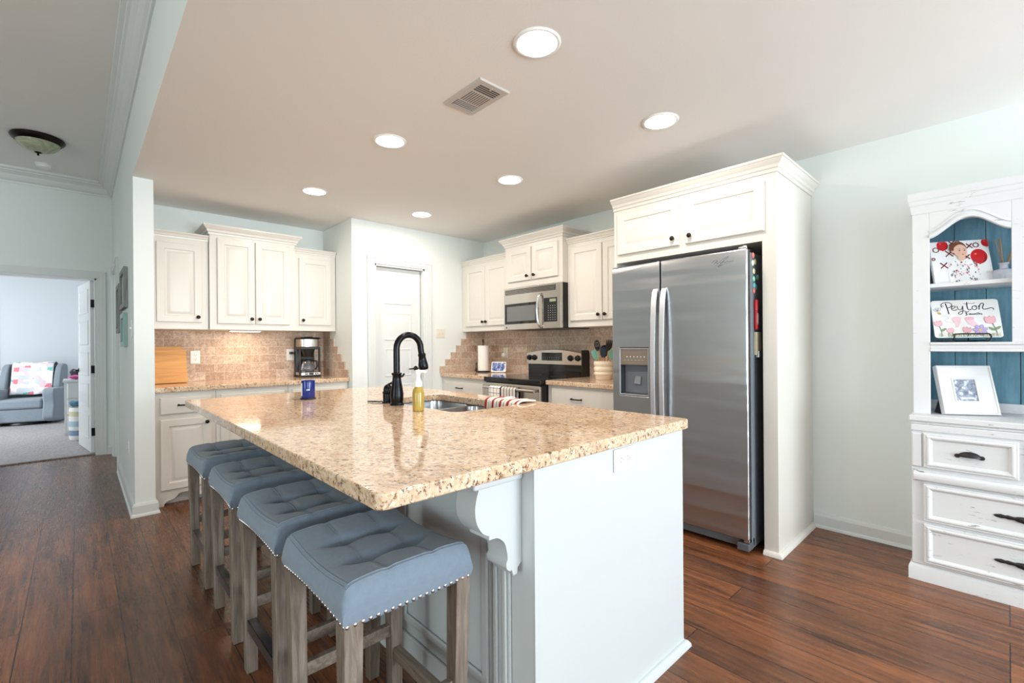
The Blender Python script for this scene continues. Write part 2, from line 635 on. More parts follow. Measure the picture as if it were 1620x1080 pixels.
def smooth_path(pts, n=6, closed=False):
    """Catmull-Rom through the points (2D or 3D)"""
    P = [Vector(p) for p in pts]
    out = []
    k = len(P)
    rng = range(k if closed else k - 1)
    for i in rng:
        p1, p2 = P[i], P[(i + 1) % k]
        p0 = P[i - 1] if (i > 0 or closed) else p1
        p3 = P[(i + 2) % k] if (i + 2 < k or closed) else p2
        for j in range(n):
            t = j / n
            out.append(0.5 * ((2 * p1) + (p2 - p0) * t + (2 * p0 - 5 * p1 + 4 * p2 - p3) * t * t + (3 * p1 - p0 - 3 * p2 + p3) * t ** 3))
    if not closed:
        out.append(P[-1])
    return out


def ellipse(cx, cy, rx, ry, n=20, a0=0.0, a1=2 * PI, rot=0.0):
    pts = []
    for i in range(n):
        a = a0 + (a1 - a0) * i / (n if abs(a1 - a0 - 2 * PI) < 1e-6 else n - 1)
        x, y = rx * math.cos(a), ry * math.sin(a)
        pts.append((cx + x * math.cos(rot) - y * math.sin(rot), cy + x * math.sin(rot) + y * math.cos(rot)))
    return pts


# ------------------------------------------------------------------ room shell
structure(MB().box(-5.1, XW + 0.12, -4.1, YH + 0.06, -0.08, 0).build('floor', M['floor'], origin=(0, 0, 0)))
structure(MB().box(-2.7, 2.0, YH + 0.06, 11.9, -0.08, 0.006).build('floor_carpet', M['carpet']))
structure(MB().box(0.2905, XW + 0.12, -4.1, 5.15, CZ, CZ + 0.12).build('ceiling', M['ceiling']))
structure(MB().box(-5.1, 0.29, -4.1, 7.21, HZ, HZ + 0.12).build('ceiling_hall', M['ceiling']))
structure(MB().box(-2.7, 2.0, 7.21, 11.9, 2.46, 2.56).build('ceiling_nursery', M['ceiling']))
structure(MB().box(XW, XW + 0.12, -4.1, 5.15, 0, CZ).build('wall_right', M['wall']))
structure(MB().box(0.41, XW, YB, YB + 0.12, 0, CZ).build('wall_back', M['wall']))
structure(MB().box(XP, XP + 0.11, YP + 0.11, YB, 0, CZ).build('wall_pantry_side', M['wall'], bevel=0.004))
DX0, DX1, DZ = 2.165, 2.745, 2.045
wp = MB()
wp.M = frame((0, YP, 0), '-y')
wp.add([(x, y, z) for z in (0, -0.11) for x, y in ((XP, 0), (DX0, 0), (DX0, DZ), (DX1, DZ), (DX1, 0), (XW, 0), (XW, CZ), (XP, CZ))],
       [(0, 1, 2, 7), (2, 3, 6, 7), (3, 4, 5, 6), (15, 10, 9, 8), (15, 14, 11, 10), (14, 13, 12, 11)] + [(i, (i + 1) % 8, 8 + (i + 1) % 8, 8 + i) for i in range(8)])
structure(wp.build('wall_pantry', M['wall']))
structure(MB().box(0.29, 0.41, 4.305, 5.15, 0, CZ + 0.001).box(0.29, 0.41, -4.1, 5.15, CZ + 0.002, HZ).build('wall_hall_kitchen', M['wall'], bevel=0.004))
# the hall side wall continues past the kitchen, with a doorway in it
HD0, HD1 = 6.06, 6.84
structure(MB().box(0.29, 0.41, 5.15, HD0, 0, HZ).box(0.29, 0.41, HD0, HD1, 2.04, HZ).box(0.29, 0.41, HD1, 7.21, 0, HZ).build('wall_hall_right', M['wall']))
ND0, ND1, NDZ = -0.665, 0.15, 2.01
structure(MB().box(-5.1, ND0, YH, YH + 0.12, 0, HZ).box(ND0, ND1, YH, YH + 0.12, NDZ, HZ).box(ND1, 0.29, YH, YH + 0.12, 0, HZ).build('wall_hall_end', M['wall']))


def wall_with_windows(name, axis, at, a0, a1, z1, wins):
    """outer wall with real openings"""
    mb = MB()
    seg = [a0] + [v for w in wins for v in w[:2]] + [a1]

    def bx(u0, u1, b0, b1):
        if axis == 'y':
            mb.box(u0, u1, at - 0.12, at, b0, b1)
        else:
            mb.box(at - 0.12, at, u0, u1, b0, b1)
    for i in range(0, len(seg), 2):
        bx(seg[i], seg[i + 1], 0, z1)
    for u0, u1, b0, b1 in wins:
        if b0 > 0:
            bx(u0, u1, 0, b0)
        bx(u0, u1, b1, z1)
    return structure(mb.build(name, M['wall']))


wall_with_windows('wall_rear', 'y', -3.95, -5.1, XW + 0.12, HZ, [(-3.55, -0.85, 0.65, 2.25), (0.65, 3.35, 0.05, 2.25)])
wall_with_windows('wall_left', 'x', -4.95, -3.95, 7.21, HZ, [(-0.35, 2.75, 0.65, 2.25)])
for k, (ax, u0, u1, z0, z1) in enumerate((('y', -3.55, -0.85, 0.65, 2.25), ('y', 0.65, 3.35, 0.05, 2.25), ('x', -0.35, 2.75, 0.65, 2.25))):
    mb = MB()
    mb.M = frame((0, -3.99, 0), '+y') if ax == 'y' else frame((-4.99, 0, 0), '+x')
    a, b = (-u1, -u0) if ax == 'y' else (u0, u1)
    mb.holed(a, b, z0, z1, a + 0.06, b - 0.06, z0 + 0.06, z1 - 0.06, -0.03, 0.03)
    mid = (a + b) / 2
    mb.box(mid - 0.03, mid + 0.03, z0 + 0.06, z1 - 0.06, -0.025, 0.025)
    if k != 1:
        mb.box(a + 0.06, b - 0.06, (z0 + z1) / 2 - 0.02, (z0 + z1) / 2 + 0.02, -0.02, 0.02)
    structure(mb.build('window_%d' % (k + 1), M['trim']))
# nursery shell
structure(MB().box(-2.7, 2.0, 11.7, 11.82, 0, 2.46).build('wall_nursery_back', M['nursery_wall']))
structure(MB().box(-2.72, -2.6, 7.21, 11.7, 0, 2.46).build('wall_nursery_left', M['nursery_wall']))
structure(MB().box(0.98, 1.1, 7.21, 11.7, 0, 2.46).build('wall_nursery_right', M['nursery_wall']))
structure(MB().box(ND1 + 0.001, 0.98, YH + 0.12, YH + 0.135, 0, 2.46).box(-2.6, ND0 - 0.001, YH + 0.12, YH + 0.135, 0, 2.46).build('wall_nursery_front', M['nursery_wall']))

BASE = [(0, 0), (0.026, 0), (0.024, 0.012), (0.016, 0.02), (0.016, 0.075), (0.009, 0.092), (0, 0.094)]


def baseboard(name, path, prof=BASE, m='trim'):
    return structure(MB().sweep(path, prof, 2).build(name, M[m]))


baseboard('baseboard_right', [(XW, -4.0), (XW, 0.89)])
baseboard('baseboard_hall', [(0.41, 4.39), (0.41, 4.305), (0.29, 4.305), (0.29, HD0 - 0.085)])
baseboard('baseboard_hall_end', [(0.29, YH), (ND1 + 0.08, YH)])
baseboard('baseboard_pantry', [(XW, YP), (DX1 + 0.1, YP)][::1])
baseboard('baseboard_nursery', [(0.98, 11.7), (-2.6, 11.7)])
CROWN = [(0, 0), (0, -0.15), (0.012, -0.15), (0.016, -0.13), (0.03, -0.122), (0.042, -0.10), (0.05, -0.07), (0.075, -0.045), (0.088, -0.04), (0.092, -0.028), (0.115, -0.022), (0.118, 0)]
structure(MB().sweep([(0.29, -3.95), (0.29, YH), (-4.95, YH)], [(o, HZ + h) for o, h in CROWN], 2).build('trim_hall_crown', M['trim'], smooth=20))

CASE = [(0, 0), (0.012, 0), (0.02, 0.02), (0.016, 0.06), (0.022, 0.085), (0, 0.085)]


def casing(name, face, x0, x1, z1, w=0.08):
    """moulded door casing on a wall face"""
    mb = MB(face)
    for (inner, outer, h0, h1) in ((0, 0.022, 0, 0.011), (0.02, w - 0.026, 0, 0.016), (w - 0.028, w, 0, 0.022)):
        mb.box(x0 - outer, x0 - inner, 0, z1 + inner, h0, h1)
        mb.box(x1 + inner, x1 + outer, 0, z1 + inner, h0, h1)
        mb.box(x0 - outer, x1 + outer, z1 + inner, z1 + outer, h0, h1)
    return structure(mb.build(name, M['trim'], bevel=0.003))


casing('trim_1', frame((0, YP, 0), '-y'), DX0, DX1, DZ)
casing('trim_2', frame((0, YH, 0), '-y'), ND0, ND1, NDZ)
casing('trim_3', frame((0.29, 0, 0), '-x'), -HD1, -HD0, 2.04)
# jamb linings
structure(MB().box(DX0, DX0 + 0.016, YP, YP + 0.11, 0, DZ).box(DX1 - 0.016, DX1, YP, YP + 0.11, 0, DZ).box(DX0, DX1, YP, YP + 0.11, DZ - 0.016, DZ).build('trim_4', M['trim']))
structure(MB().box(ND0, ND0 + 0.016, YH, YH + 0.135, 0, NDZ).box(ND1 - 0.016, ND1, YH, YH + 0.135, 0, NDZ).box(ND0, ND1, YH, YH + 0.135, NDZ - 0.016, NDZ)
          .build('trim_5', M['trim']))


def panel_leaf(mb, w, h, n=5, t=0.035):
    """interior door with n horizontal raised panels; both faces"""
    mb.box(0, w, 0, h, 0, t)
    st = 0.11
    ph = (h - st * 1.3 - st * 0.75 * n) / n
    y = st * 1.3
    for i in range(n):
        mb.nested(st, w - st, y, y + ph, [(0, t + 0.0005), (0.004, t + 0.006), (0.012, t + 0.006), (0.02, t + 0.0012), (0.028, t + 0.0012), (0.05, t + 0.005)])
        y += ph + st * 0.75
    return mb


d = panel_leaf(MB(frame((DX0 + 0.02, YP + 0.09, 0.01), '-y')), DX1 - DX0 - 0.045, DZ - 0.03).build('door_1', M['trim'], bevel=0.002)
structure(d)
kb = MB(frame((DX0 + 0.02, YP + 0.055, 0.01), '-y')).lathe([(0.026, 0), (0.026, 0.006), (0.010, 0.010), (0.010, 0.045)], (0.475, 0.965, 0), 16)
kb.tube([(0.475, 0.965, 0.045), (0.44, 0.967, 0.05), (0.37, 0.962, 0.047)], [0.010, 0.009, 0.006], 8).build('door_handle', M['bronze'], d, smooth=40)
# nursery door, hinged on the side by the hall corner, swung into the nursery
leaf_w = 0.79
d2 = bpy.data.objects.new('door_2', None)
hinge = Vector((ND1 - 0.018, YH + 0.135, 0.014))
d2.location = (0, 0, 0)
COL.objects.link(d2)
ORG['door_2'] = Vector((0, 0, 0))
structure(d2)
lm = Matrix.Identity(4)
ux, nz = Vector((0, 1, 0)), Vector((-1, 0, 0))
for c, vec in enumerate((ux, Vector((0, 0, 1)), nz)):
    for r in range(3):
        lm[r][c] = vec[r]
panel_leaf(MB(lm), leaf_w, 1.98).build('door_leaf', M['trim'], d2, bevel=0.002)
kb = MB(lm)
for z in (0.93,):
    kb.lathe([(0.026, 0), (0.026, 0.006), (0.01, 0.01), (0.01, 0.04)], (leaf_w - 0.06, z, 0.035), 16)
    kb.tube([(leaf_w - 0.06, z, 0.078), (leaf_w - 0.10, z, 0.08), (leaf_w - 0.17, z - 0.004, 0.078)], [0.009, 0.008, 0.006], 8)
kb.build('door_handle', M['black_bronze'], d2, smooth=40)
for z in (0.24, 0.96, 1.72):
    MB(lm).box(-0.018, 0.0, z - 0.045, z + 0.045, -0.004, 0.02).lathe([(0.007, z - 0.045), (0.007, z + 0.045)], (-0.006, 0, 0.024), 10, 'y').build('hinge', M['black_bronze'], d2)
d2.location = hinge
d2.rotation_euler = (0, 0, R(7.5))
# hall door on the kitchen side of the hall
d3 = panel_leaf(MB(frame((0.34, HD1 - 0.02, 0.01), '-x')), HD1 - HD0 - 0.04, 2.01).build('door_3', M['trim'], bevel=0.002)
structure(d3)
structure(MB().box(ND0, ND1, YH + 0.05, YH + 0.08, 0, 0.012).build('trim_6', M['stool_wood']))

# ------------------------------------------------------------------ tile backsplash
bs = MB()
bs.box(0.412, XP, YB - 0.011, YB - 0.001, 0.914, 1.3705)
for k, y in enumerate((4.392, 4.475, 4.56, 4.65, 4.74, 4.83)):
    bs.box(XP - 0.011, XP - 0.001, y, YB - 0.011, 0.914 + 0.0765 * k, min(1.3705, 0.914 + 0.0765 * (k + 1)))
tag(bs.build('tile_backsplash', M['tile']), 'tumbled stone tile backsplash behind coffee maker with stepped end', 'backsplash')
bs = MB()
bs.box(XW - 0.011, XW - 0.001, 1.99, YP, 0.914, 1.3705)
for k in range(6):
    bs.box(2.932 + 0.0745 * k, XW - 0.011, YP - 0.011, YP - 0.001, 0.914 + 0.0765 * k, min(1.3705, 0.914 + 0.0765 * (k + 1)))
tag(bs.build('tile_backsplash', M['tile']), 'tumbled stone tile backsplash behind range with stepped end', 'backsplash')

# ------------------------------------------------------------------ cabinets
DOOR = [(0, 0), (0, 0.015), (0.004, 0.019), (0.052, 0.019), (0.058, 0.011), (0.068, 0.010), (0.088, 0.017), (0.092, 0.0175)]
DRAWER = [(0, 0), (0, 0.013), (0.006, 0.019), (0.012, 0.019)]
CCROWN = [(0, -0.005), (0.008, -0.005), (0.010, 0.012), (0.018, 0.018), (0.022, 0.034), (0.040, 0.052), (0.044, 0.06), (0.05, 0.062), (0.05, 0.075), (0, 0.075)]
CROWN_SMALL = [(0, -0.005), (0.006, -0.005), (0.008, 0.008), (0.014, 0.012), (0.018, 0.024), (0.026, 0.034), (0.03, 0.036), (0.03, 0.045), (0, 0.045)]


def knob(face, u, v, parent):
    MB(face).lathe([(0.008, 0.019), (0.006, 0.023), (0.005, 0.03), (0.013, 0.034), (0.0155, 0.04), (0.013, 0.046), (0.006, 0.049), (0, 0.0495)], (u, v, 0), 14).build('knob', M['bronze'], parent, smooth=40)


def bar_pull(face, u, v, parent, L=0.10):
    mb = MB(face)
    pts = [(u - L / 2, v, 0.017), (u - L / 2, v, 0.034), (u - L / 2 + 0.012, v, 0.042), (u, v, 0.044), (u + L / 2 - 0.012, v, 0.042), (u + L / 2, v, 0.034), (u + L / 2, v, 0.017)]
    mb.tube(smooth_path(pts, 3), 0.0055, 8)
    mb.lathe([(0.009, 0.018), (0.009, 0.021)], (u - L / 2, v, 0), 10).lathe([(0.009, 0.018), (0.009, 0.021)], (u + L / 2, v, 0), 10)
    mb.build('bar_pull', M['bronze'], parent, smooth=40)


def cabinet(name, label, face, w, v0, v1, depth, doors=(), drawers=(), crown=None, crown_sides=(1, 1), cut=None, group=None, m='cabinet'):
    """face matrix sits at floor level at the unit's viewer-left front corner. doors: (u0,u1,v0,v1,knob u,knob v)"""
    t = thing(name, label, 'cabinet', face @ Vector((w / 2, v0, -depth / 2)), group)
    body = MB(face)
    if cut:
        body.prism(cut, -0.02, 0.0)
        body.box(0, w, v0 + 0.11, v1, -depth, -0.02)
        body.box(0.0, w, v0, v0 + 0.11, -depth, -0.075)
    else:
        body.box(0, w, v0, v1, -depth, 0)
    body.build('body', M[m], t, bevel=0.002)
    for u0, u1, a, b, ku, kv in doors:
        dd = MB(face).nested(u0, u1, a, b, DOOR).build('door', M[m], t, smooth=20)
        knob(face, ku, kv, dd)
    for u0, u1, a, b, ku, kv in drawers:
        dd = MB(face).nested(u0, u1, a, b, DRAWER).build('drawer', M[m], t, smooth=20)
        bar_pull(face, ku, kv, dd)
    if crown:
        p0 = [(0, -depth)] if crown_sides[0] else []
        p1 = [(w, -depth)] if crown_sides[1] else []
        MB(face).sweep(p0 + [(0, 0), (w, 0)] + p1, [(o, v1 + h) for o, h in crown], 1).build('crown_moulding', M[m], t, smooth=20)
    return t


# back wall uppers
UY = YB - 0.33
gB = 'white upper cabinets on the coffee maker wall'
f = frame((0.415, UY, 0), '-y')
cabinet('upper_cabinet', 'white single door upper cabinet above bamboo cutting boards', f, 0.404, 1.372, 2.13, 0.325,
        [(0.045, 0.355, 1.43, 2.083, 0.325, 1.475)], crown=CROWN_SMALL, crown_sides=(0, 0), group=gB)
f = frame((0.822, UY - 0.03, 0), '-y')
cabinet('upper_cabinet', 'tallest white two door upper cabinet between two single door ones', f, 0.70, 1.372, 2.195, 0.355,
        [(0.055, 0.346, 1.425, 2.165, 0.318, 1.47), (0.354, 0.645, 1.425, 2.165, 0.382, 1.47)], crown=CCROWN, group=gB)
f = frame((1.524, UY, 0), '-y')
cabinet('upper_cabinet', 'white single door upper cabinet above the coffee maker', f, 0.398, 1.372, 2.13, 0.325,
        [(0.04, 0.35, 1.43, 2.083, 0.07, 1.475)], crown=CROWN_SMALL, crown_sides=(0, 0), group=gB)
# stove wall uppers
SX = XW - 0.33
gS = 'white upper cabinets on the range wall'
f = frame((SX, 4.316, 0), '-x')
cabinet('upper_cabinet', 'white two door upper cabinet above paper towel roll', f, 0.822, 1.375, 2.13, 0.325,
        [(0.075, 0.425, 1.43, 2.085, 0.40, 1.475), (0.43, 0.79, 1.43, 2.085, 0.455, 1.475)], crown=CROWN_SMALL, crown_sides=(0, 0), group=gS)
f = frame((SX - 0.07, 3.492, 0), '-x')
cabinet('upper_cabinet', 'short white two door upper cabinet above microwave', f, 0.762, 1.785, 2.205, 0.395,
        [(0.05, 0.372, 1.845, 2.165, 0.335, 1.885), (0.39, 0.715, 1.845, 2.165, 0.427, 1.885)], crown=CCROWN, group=gS)
f = frame((SX, 2.728, 0), '-x')
cabinet('upper_cabinet', 'white two door upper cabinet between microwave cabinet and refrigerator', f, 0.735, 1.375, 2.13, 0.325,
        [(0.035, 0.385, 1.43, 2.085, 0.355, 1.475), (0.393, 0.715, 1.43, 2.085, 0.423, 1.475)], crown=CROWN_SMALL, crown_sides=(0, 0), group=gS)
# back wall base cabinets
BY = YB - 0.61


def toe(w):
    """face board with a scalloped toe kick"""
    pts = [(0, 0.875), (0, 0.0), (0.055, 0.0)]
    sc = [(0.06, 0.02), (0.075, 0.034), (0.10, 0.042), (0.125, 0.05), (0.145, 0.075), (0.16, 0.088)]
    pts += sc + [(w - u, v) for u, v in sc[::-1]] + [(w - 0.055, 0.0), (w, 0.0), (w, 0.875)]
    return pts


gBB = 'white base cabinets under the coffee maker counter'
f = frame((0.415, BY, 0), '-y')
cabinet('base_cabinet', 'white base cabinet beside hall wall end with scalloped toe kick', f, 0.40, 0.0, 0.874, 0.605,
        [(0.035, 0.368, 0.125, 0.665, 0.335, 0.625)], [(0.035, 0.368, 0.705, 0.835, 0.2, 0.772)], cut=toe(0.40), group=gBB)
f = frame((0.817, BY, 0), '-y')
cabinet('base_cabinet', 'white base cabinet behind the farthest stool, under middle upper cabinet', f, 0.555, 0.0, 0.874, 0.605,
        [(0.03, 0.275, 0.125, 0.665, 0.25, 0.625), (0.281, 0.525, 0.125, 0.665, 0.306, 0.625)], [(0.03, 0.525, 0.705, 0.835, 0.277, 0.772)], cut=toe(0.555), group=gBB)
f = frame((1.374, BY, 0), '-y')
cabinet('base_cabinet', 'white base cabinet below the coffee maker, mostly behind island', f, 0.55, 0.0, 0.874, 0.605,
        [(0.03, 0.27, 0.125, 0.665, 0.245, 0.625), (0.276, 0.52, 0.125, 0.665, 0.301, 0.625)], [(0.03, 0.52, 0.705, 0.835, 0.275, 0.772)], cut=toe(0.55), group=gBB)
# range wall base cabinets
BX = XW - 0.61
gSB = 'white base cabinets beside the range'
f = frame((BX, 4.316, 0), '-x')
cabinet('base_cabinet', 'white base cabinet with drawer between pantry wall and range', f, 0.818, 0.0, 0.874, 0.605,
        [(0.06, 0.43, 0.125, 0.63, 0.40, 0.59), (0.436, 0.80, 0.125, 0.63, 0.466, 0.59)], [(0.06, 0.72, 0.668, 0.828, 0.335, 0.766)], cut=toe(0.818), group=gSB)
f = frame((BX, 2.722, 0), '-x')
cabinet('base_cabinet', 'white base cabinet with drawer between range and refrigerator', f, 0.732, 0.0, 0.874, 0.605,
        [(0.05, 0.36, 0.125, 0.66, 0.33, 0.62), (0.366, 0.70, 0.125, 0.66, 0.396, 0.62)], [(0.05, 0.70, 0.70, 0.85, 0.325, 0.772)], cut=toe(0.732), group=gSB)

# ------------------------------------------------------------------ countertops


def slab(pts, z0, z1, name, label):
    return tag(MB().prism(pts, z0, z1).build(name, M['granite'], bevel=0.006, bseg=3), label, 'countertop')


slab([(0.413, YB - 0.643), (XP - 0.002, YB - 0.643), (XP - 0.002, YB - 0.012), (0.413, YB - 0.012)], 0.875, 0.914, 'granite_countertop', 'granite countertop under the coffee maker and cutting boards')
slab([(2.937, 3.498), (XW - 0.012, 3.498), (XW - 0.012, YP - 0.012), (2.937, YP - 0.012)], 0.875, 0.914, 'granite_countertop', 'granite countertop under paper towel roll and smart display')
slab([(2.937, 1.988), (XW - 0.012, 1.988), (XW - 0.012, 2.724), (2.937, 2.724)], 0.875, 0.914, 'granite_countertop', 'granite countertop under ribbed utensil crock beside refrigerator')

# ------------------------------------------------------------------ island
IX0, IX1, IY0, IY1 = 0.925, 1.775, 0.905, 3.20
GX0, GX1, GY0, GY1 = 0.448, 1.814, 0.885, 3.273
isl = thing('kitchen_island', 'white kitchen island base with corbel, below the big granite top', 'island', ((IX0 + IX1) / 2, (IY0 + IY1) / 2, 0))
SK = (1.25, 1.655, 1.72, 2.46)     # sink cut-out
ib = MB()
ib.box(IX0, IX1, IY0, IY1, 0.0, 0.66)
ib.box(IX0, IX1, IY0, SK[2] - 0.03, 0.66, 0.876).box(IX0, IX1, SK[3] + 0.03, IY1, 0.66, 0.876)
ib.box(IX0, SK[0] - 0.03, SK[2] - 0.03, SK[3] + 0.03, 0.66, 0.876).box(SK[1] + 0.03, IX1, SK[2] - 0.03, SK[3] + 0.03, 0.66, 0.876)
ib.build('body', M['island'], isl)
MB().box(IX0 - 0.004, IX1 + 0.004, IY0 - 0.006, IY0, 0.0, 0.874).build('end_panel', M['island'], isl, bevel=0.002)
SHOE = [(0, 0), (0.022, 0), (0.02, 0.012), (0.012, 0.022), (0.004, 0.026), (0, 0.026)]
MB().sweep([(IX1 + 0.004, IY1), (IX1 + 0.004, IY0 - 0.006), (IX0 - 0.004, IY0 - 0.006), (IX0 - 0.004, IY1)], SHOE, 2).build('shoe_moulding', M['island'], isl, smooth=30)
lf = frame((IX0, 0, 0), '-x')      # stool side; local x = -y


def framed(y0, y1, z0, z1):
    MB(lf).holed(-y1, -y0, z0, z1, -y1 + 0.03, -y0 - 0.03, z0 + 0.03, z1 - 0.03, 0, 0.012).build('panel_moulding', M['island'], isl, bevel=0.006, bseg=3)


MB(lf).box(-3.2, -0.905, 0.02, 0.115, 0, 0.014).build('baseboard_strip', M['island'], isl, bevel=0.006)
framed(1.10, 1.62, 0.16, 0.80)
framed(1.72, 2.30, 0.16, 0.80)
framed(2.40, 2.98, 0.16, 0.80)
# pilaster under the corbel
pl = MB(lf)
pl.box(-1.072, -0.998, 0.115, 0.60, 0, 0.010)
pl.box(-1.064, -1.046, 0.13, 0.585, 0.010, 0.020).box(-1.024, -1.006, 0.13, 0.585, 0.010, 0.020)
pl.box(-1.08, -0.99, 0.60, 0.635, 0, 0.026)
pl.build('pilaster', M['island'], isl, bevel=0.005)
cpro = [(0, 0.0), (0, 0.276), (0.19, 0.276), (0.19, 0.25)]
cpro += smooth_path([(0.178, 0.235), (0.186, 0.215), (0.192, 0.185), (0.186, 0.15), (0.165, 0.12), (0.142, 0.107)], 4)[0:]
cpro += [(0.138, 0.107), (0.138, 0.094)]
cpro += smooth_path([(0.125, 0.094), (0.10, 0.09), (0.075, 0.07), (0.064, 0.04), (0.062, 0.022)], 4)
cpro += smooth_path([(0.068, 0.012), (0.066, -0.004), (0.052, -0.014), (0.045, -0.012)], 4)
cpro += [(0.038, -0.03), (0.022, -0.03), (0.018, -0.012), (0.0, 0.0)]
cm = frame((IX0, 0.955, 0.60), '-y')
cb = MB()
cb.M = cm @ Matrix.Scale(-1, 4, (1, 0, 0))
cb.prism([(x * 0.88, y) for x, y in cpro[:-1]], -0.085, 0.0)
cb.build('corbel', M['island'], isl, bevel=0.003)
ct = MB(cm @ Matrix.Scale(-1, 4, (1, 0, 0)))
ct.box(0, 0.178, 0.238, 0.276, -0.094, 0.008)
ct.build('corbel_cap', M['island'], isl, bevel=0.006, bseg=3)


# granite top with a rounded sink cut-out
def rrect(x0, x1, y0, y1, r, n=5):
    pts = []
    for cx, cy, a in ((x1 - r, y1 - r, 0), (x0 + r, y1 - r, 90), (x0 + r, y0 + r, 180), (x1 - r, y0 + r, 270)):
        for i in range(n + 1):
            b = R(a + 90 * i / n)
            pts.append((cx + r * math.cos(b), cy + r * math.sin(b)))
    return pts


outer = rrect(GX0, GX1, GY0, GY1, 0.022, 5)
inner = rrect(SK[0], SK[1], SK[2], SK[3], 0.06, 5)
n = len(outer)
gt = MB()
vs = [(x, y, z) for z in (0.876, 0.914) for loop in (outer, inner) for x, y in loop]
fs = []
for i in range(n):
    j = (i + 1) % n
    fs += [(2 * n + i, 2 * n + j, 3 * n + j, 3 * n + i), (j, i, n + i, n + j), (i, j, 2 * n + j, 2 * n + i), (n + j, n + i, 3 * n + i, 3 * n + j)]
gt.add(vs, fs)
tag(gt.build('granite_countertop', M['granite'], bevel=0.005, bseg=3), 'largest granite countertop, on island with sink cut into it', 'countertop')

# sink
sink = thing('kitchen_sink', 'stainless double bowl sink set into the island granite', 'sink', ((SK[0] + SK[1]) / 2, (SK[2] + SK[3]) / 2, 0.68))


def bowl(x0, x1, y0, y1, z1, z0):
    mb = MB()
    a = rrect(x0, x1, y0, y1, 0.06)
    b = rrect(x0 + 0.012, x1 - 0.012, y0 + 0.012, y1 - 0.012, 0.06)
    c = rrect(x0 + 0.04, x1 - 0.04, y0 + 0.04, y1 - 0.04, 0.05)
    o = rrect(x0 - 0.012, x1 + 0.012, y0 - 0.012, y1 + 0.012, 0.065)
    k = len(a)
    vs = [(x, y, z1) for x, y in o] + [(x, y, z1) for x, y in a] + [(x, y, z0 + 0.03) for x, y in b] + [(x, y, z0) for x, y in c]
    fs = [(q * k + i, q * k + (i + 1) % k, (q + 1) * k + (i + 1) % k, (q + 1) * k + i) for q in range(3) for i in range(k)]
    fs.append(tuple(range(3 * k, 4 * k)))
    mb.add(vs, fs)
    bo = mb.build('bowl', M['sink_steel'], sink, smooth=50, fix=False)
    MB().lathe([(0.042, z0 + 0.001), (0.042, z0 + 0.004), (0.03, z0 + 0.004), (0.025, z0 + 0.0015), (0, z0 + 0.0015)], ((x0 + x1) / 2, (y0 + y1) / 2, 0), 20).build('drain', M['chrome'], bo, smooth=40)


bowl(SK[0] + 0.004, SK[1] - 0.004, SK[2] + 0.004, 2.085, 0.874, 0.69)
bowl(SK[0] + 0.004, SK[1] - 0.004, 2.115, SK[3] - 0.004, 0.874, 0.69)

# faucet
FX, FY = 1.200, 2.158
fc = thing('kitchen_faucet', 'tall dark bronze gooseneck faucet at the island sink', 'faucet', (FX, FY, 0.914))
MB().lathe([(0.036, 0.914), (0.036, 0.920), (0.031, 0.926), (0.033, 0.945), (0.034, 0.97), (0.028, 1.01), (0.022, 1.045), (0.021, 1.065), (0.026, 1.072), (0.026, 1.08), (0.018, 1.083)], (FX, FY, 0), 28).build('base', M['black_bronze'], fc, smooth=40)
RC = 0.072
neck = [(FX, FY, 1.08), (FX, FY, 1.14), (FX, FY, 1.205)]
neck += [(FX + RC - RC * math.cos(a), FY, 1.205 + RC * math.sin(a)) for a in [PI * k / 14 for k in range(1, 14)]]
neck += [(FX + 2 * RC, FY, 1.205), (FX + 2 * RC + 0.006, FY, 1.17)]
MB().tube(neck, 0.0165, 16).build('gooseneck', M['black_bronze'], fc, smooth=60)
hd = MB(Matrix.Translation((FX + 2 * RC + 0.006, FY, 1.178)) @ Matrix.Rotation(R(-8), 4, 'Y'))
hd.lathe([(0.0175, 0), (0.021, -0.004), (0.0205, -0.014), (0.0185, -0.018), (0.022, -0.04), (0.026, -0.062), (0.0265, -0.08), (0.022, -0.088), (0, -0.088)], (0, 0, 0), 20)
hd.build('spray_head', M['black_bronze'], fc, smooth=40)
MB().tube([(FX + 0.018, FY - 0.004, 1.06), (FX + 0.03, FY - 0.006, 1.062), (FX + 0.04, FY - 0.008, 1.075)], [0.007, 0.006, 0.005], 8).build('button', M['black_bronze'], fc, smooth=50)
VX, VY = 1.212, 2.275
fv = thing('faucet_valve', 'short bell shaped bronze valve beside tall faucet', 'faucet valve', (VX, VY, 0.914))
MB().lathe([(0.031, 0.914), (0.031, 0.920), (0.026, 0.925), (0.027, 0.95), (0.026, 0.962), (0.029, 0.966), (0.029, 0.974), (0.024, 0.978), (0.024, 0.992), (0.02, 1.003), (0.011, 1.012), (0.006, 1.015), (0, 1.016)], (VX, VY, 0), 24).build('base', M['black_bronze'], fv, smooth=40)
MB().tube(smooth_path([(VX, VY, 1.012), (VX + 0.02, VY - 0.012, 1.022), (VX + 0.04, VY - 0.03, 1.045), (VX + 0.055, VY - 0.045, 1.058)], 4), [0.006] * 13, 8).build('lever', M['black_bronze'], fv, smooth=50)
tag(MB().tube(smooth_path([(1.15, 2.385, 0.918), (1.165, 2.355, 0.92), (1.155, 2.345, 0.92), (1.175, 2.335, 0.92), (1.18, 2.315, 0.919), (1.195, 2.32, 0.92), (1.198, 2.305, 0.918)], 5), 0.0035, 6)
    .build('stopper_chain', M['black_bronze'], smooth=50), 'thin dark stopper chain lying beside bell shaped valve', 'chain')

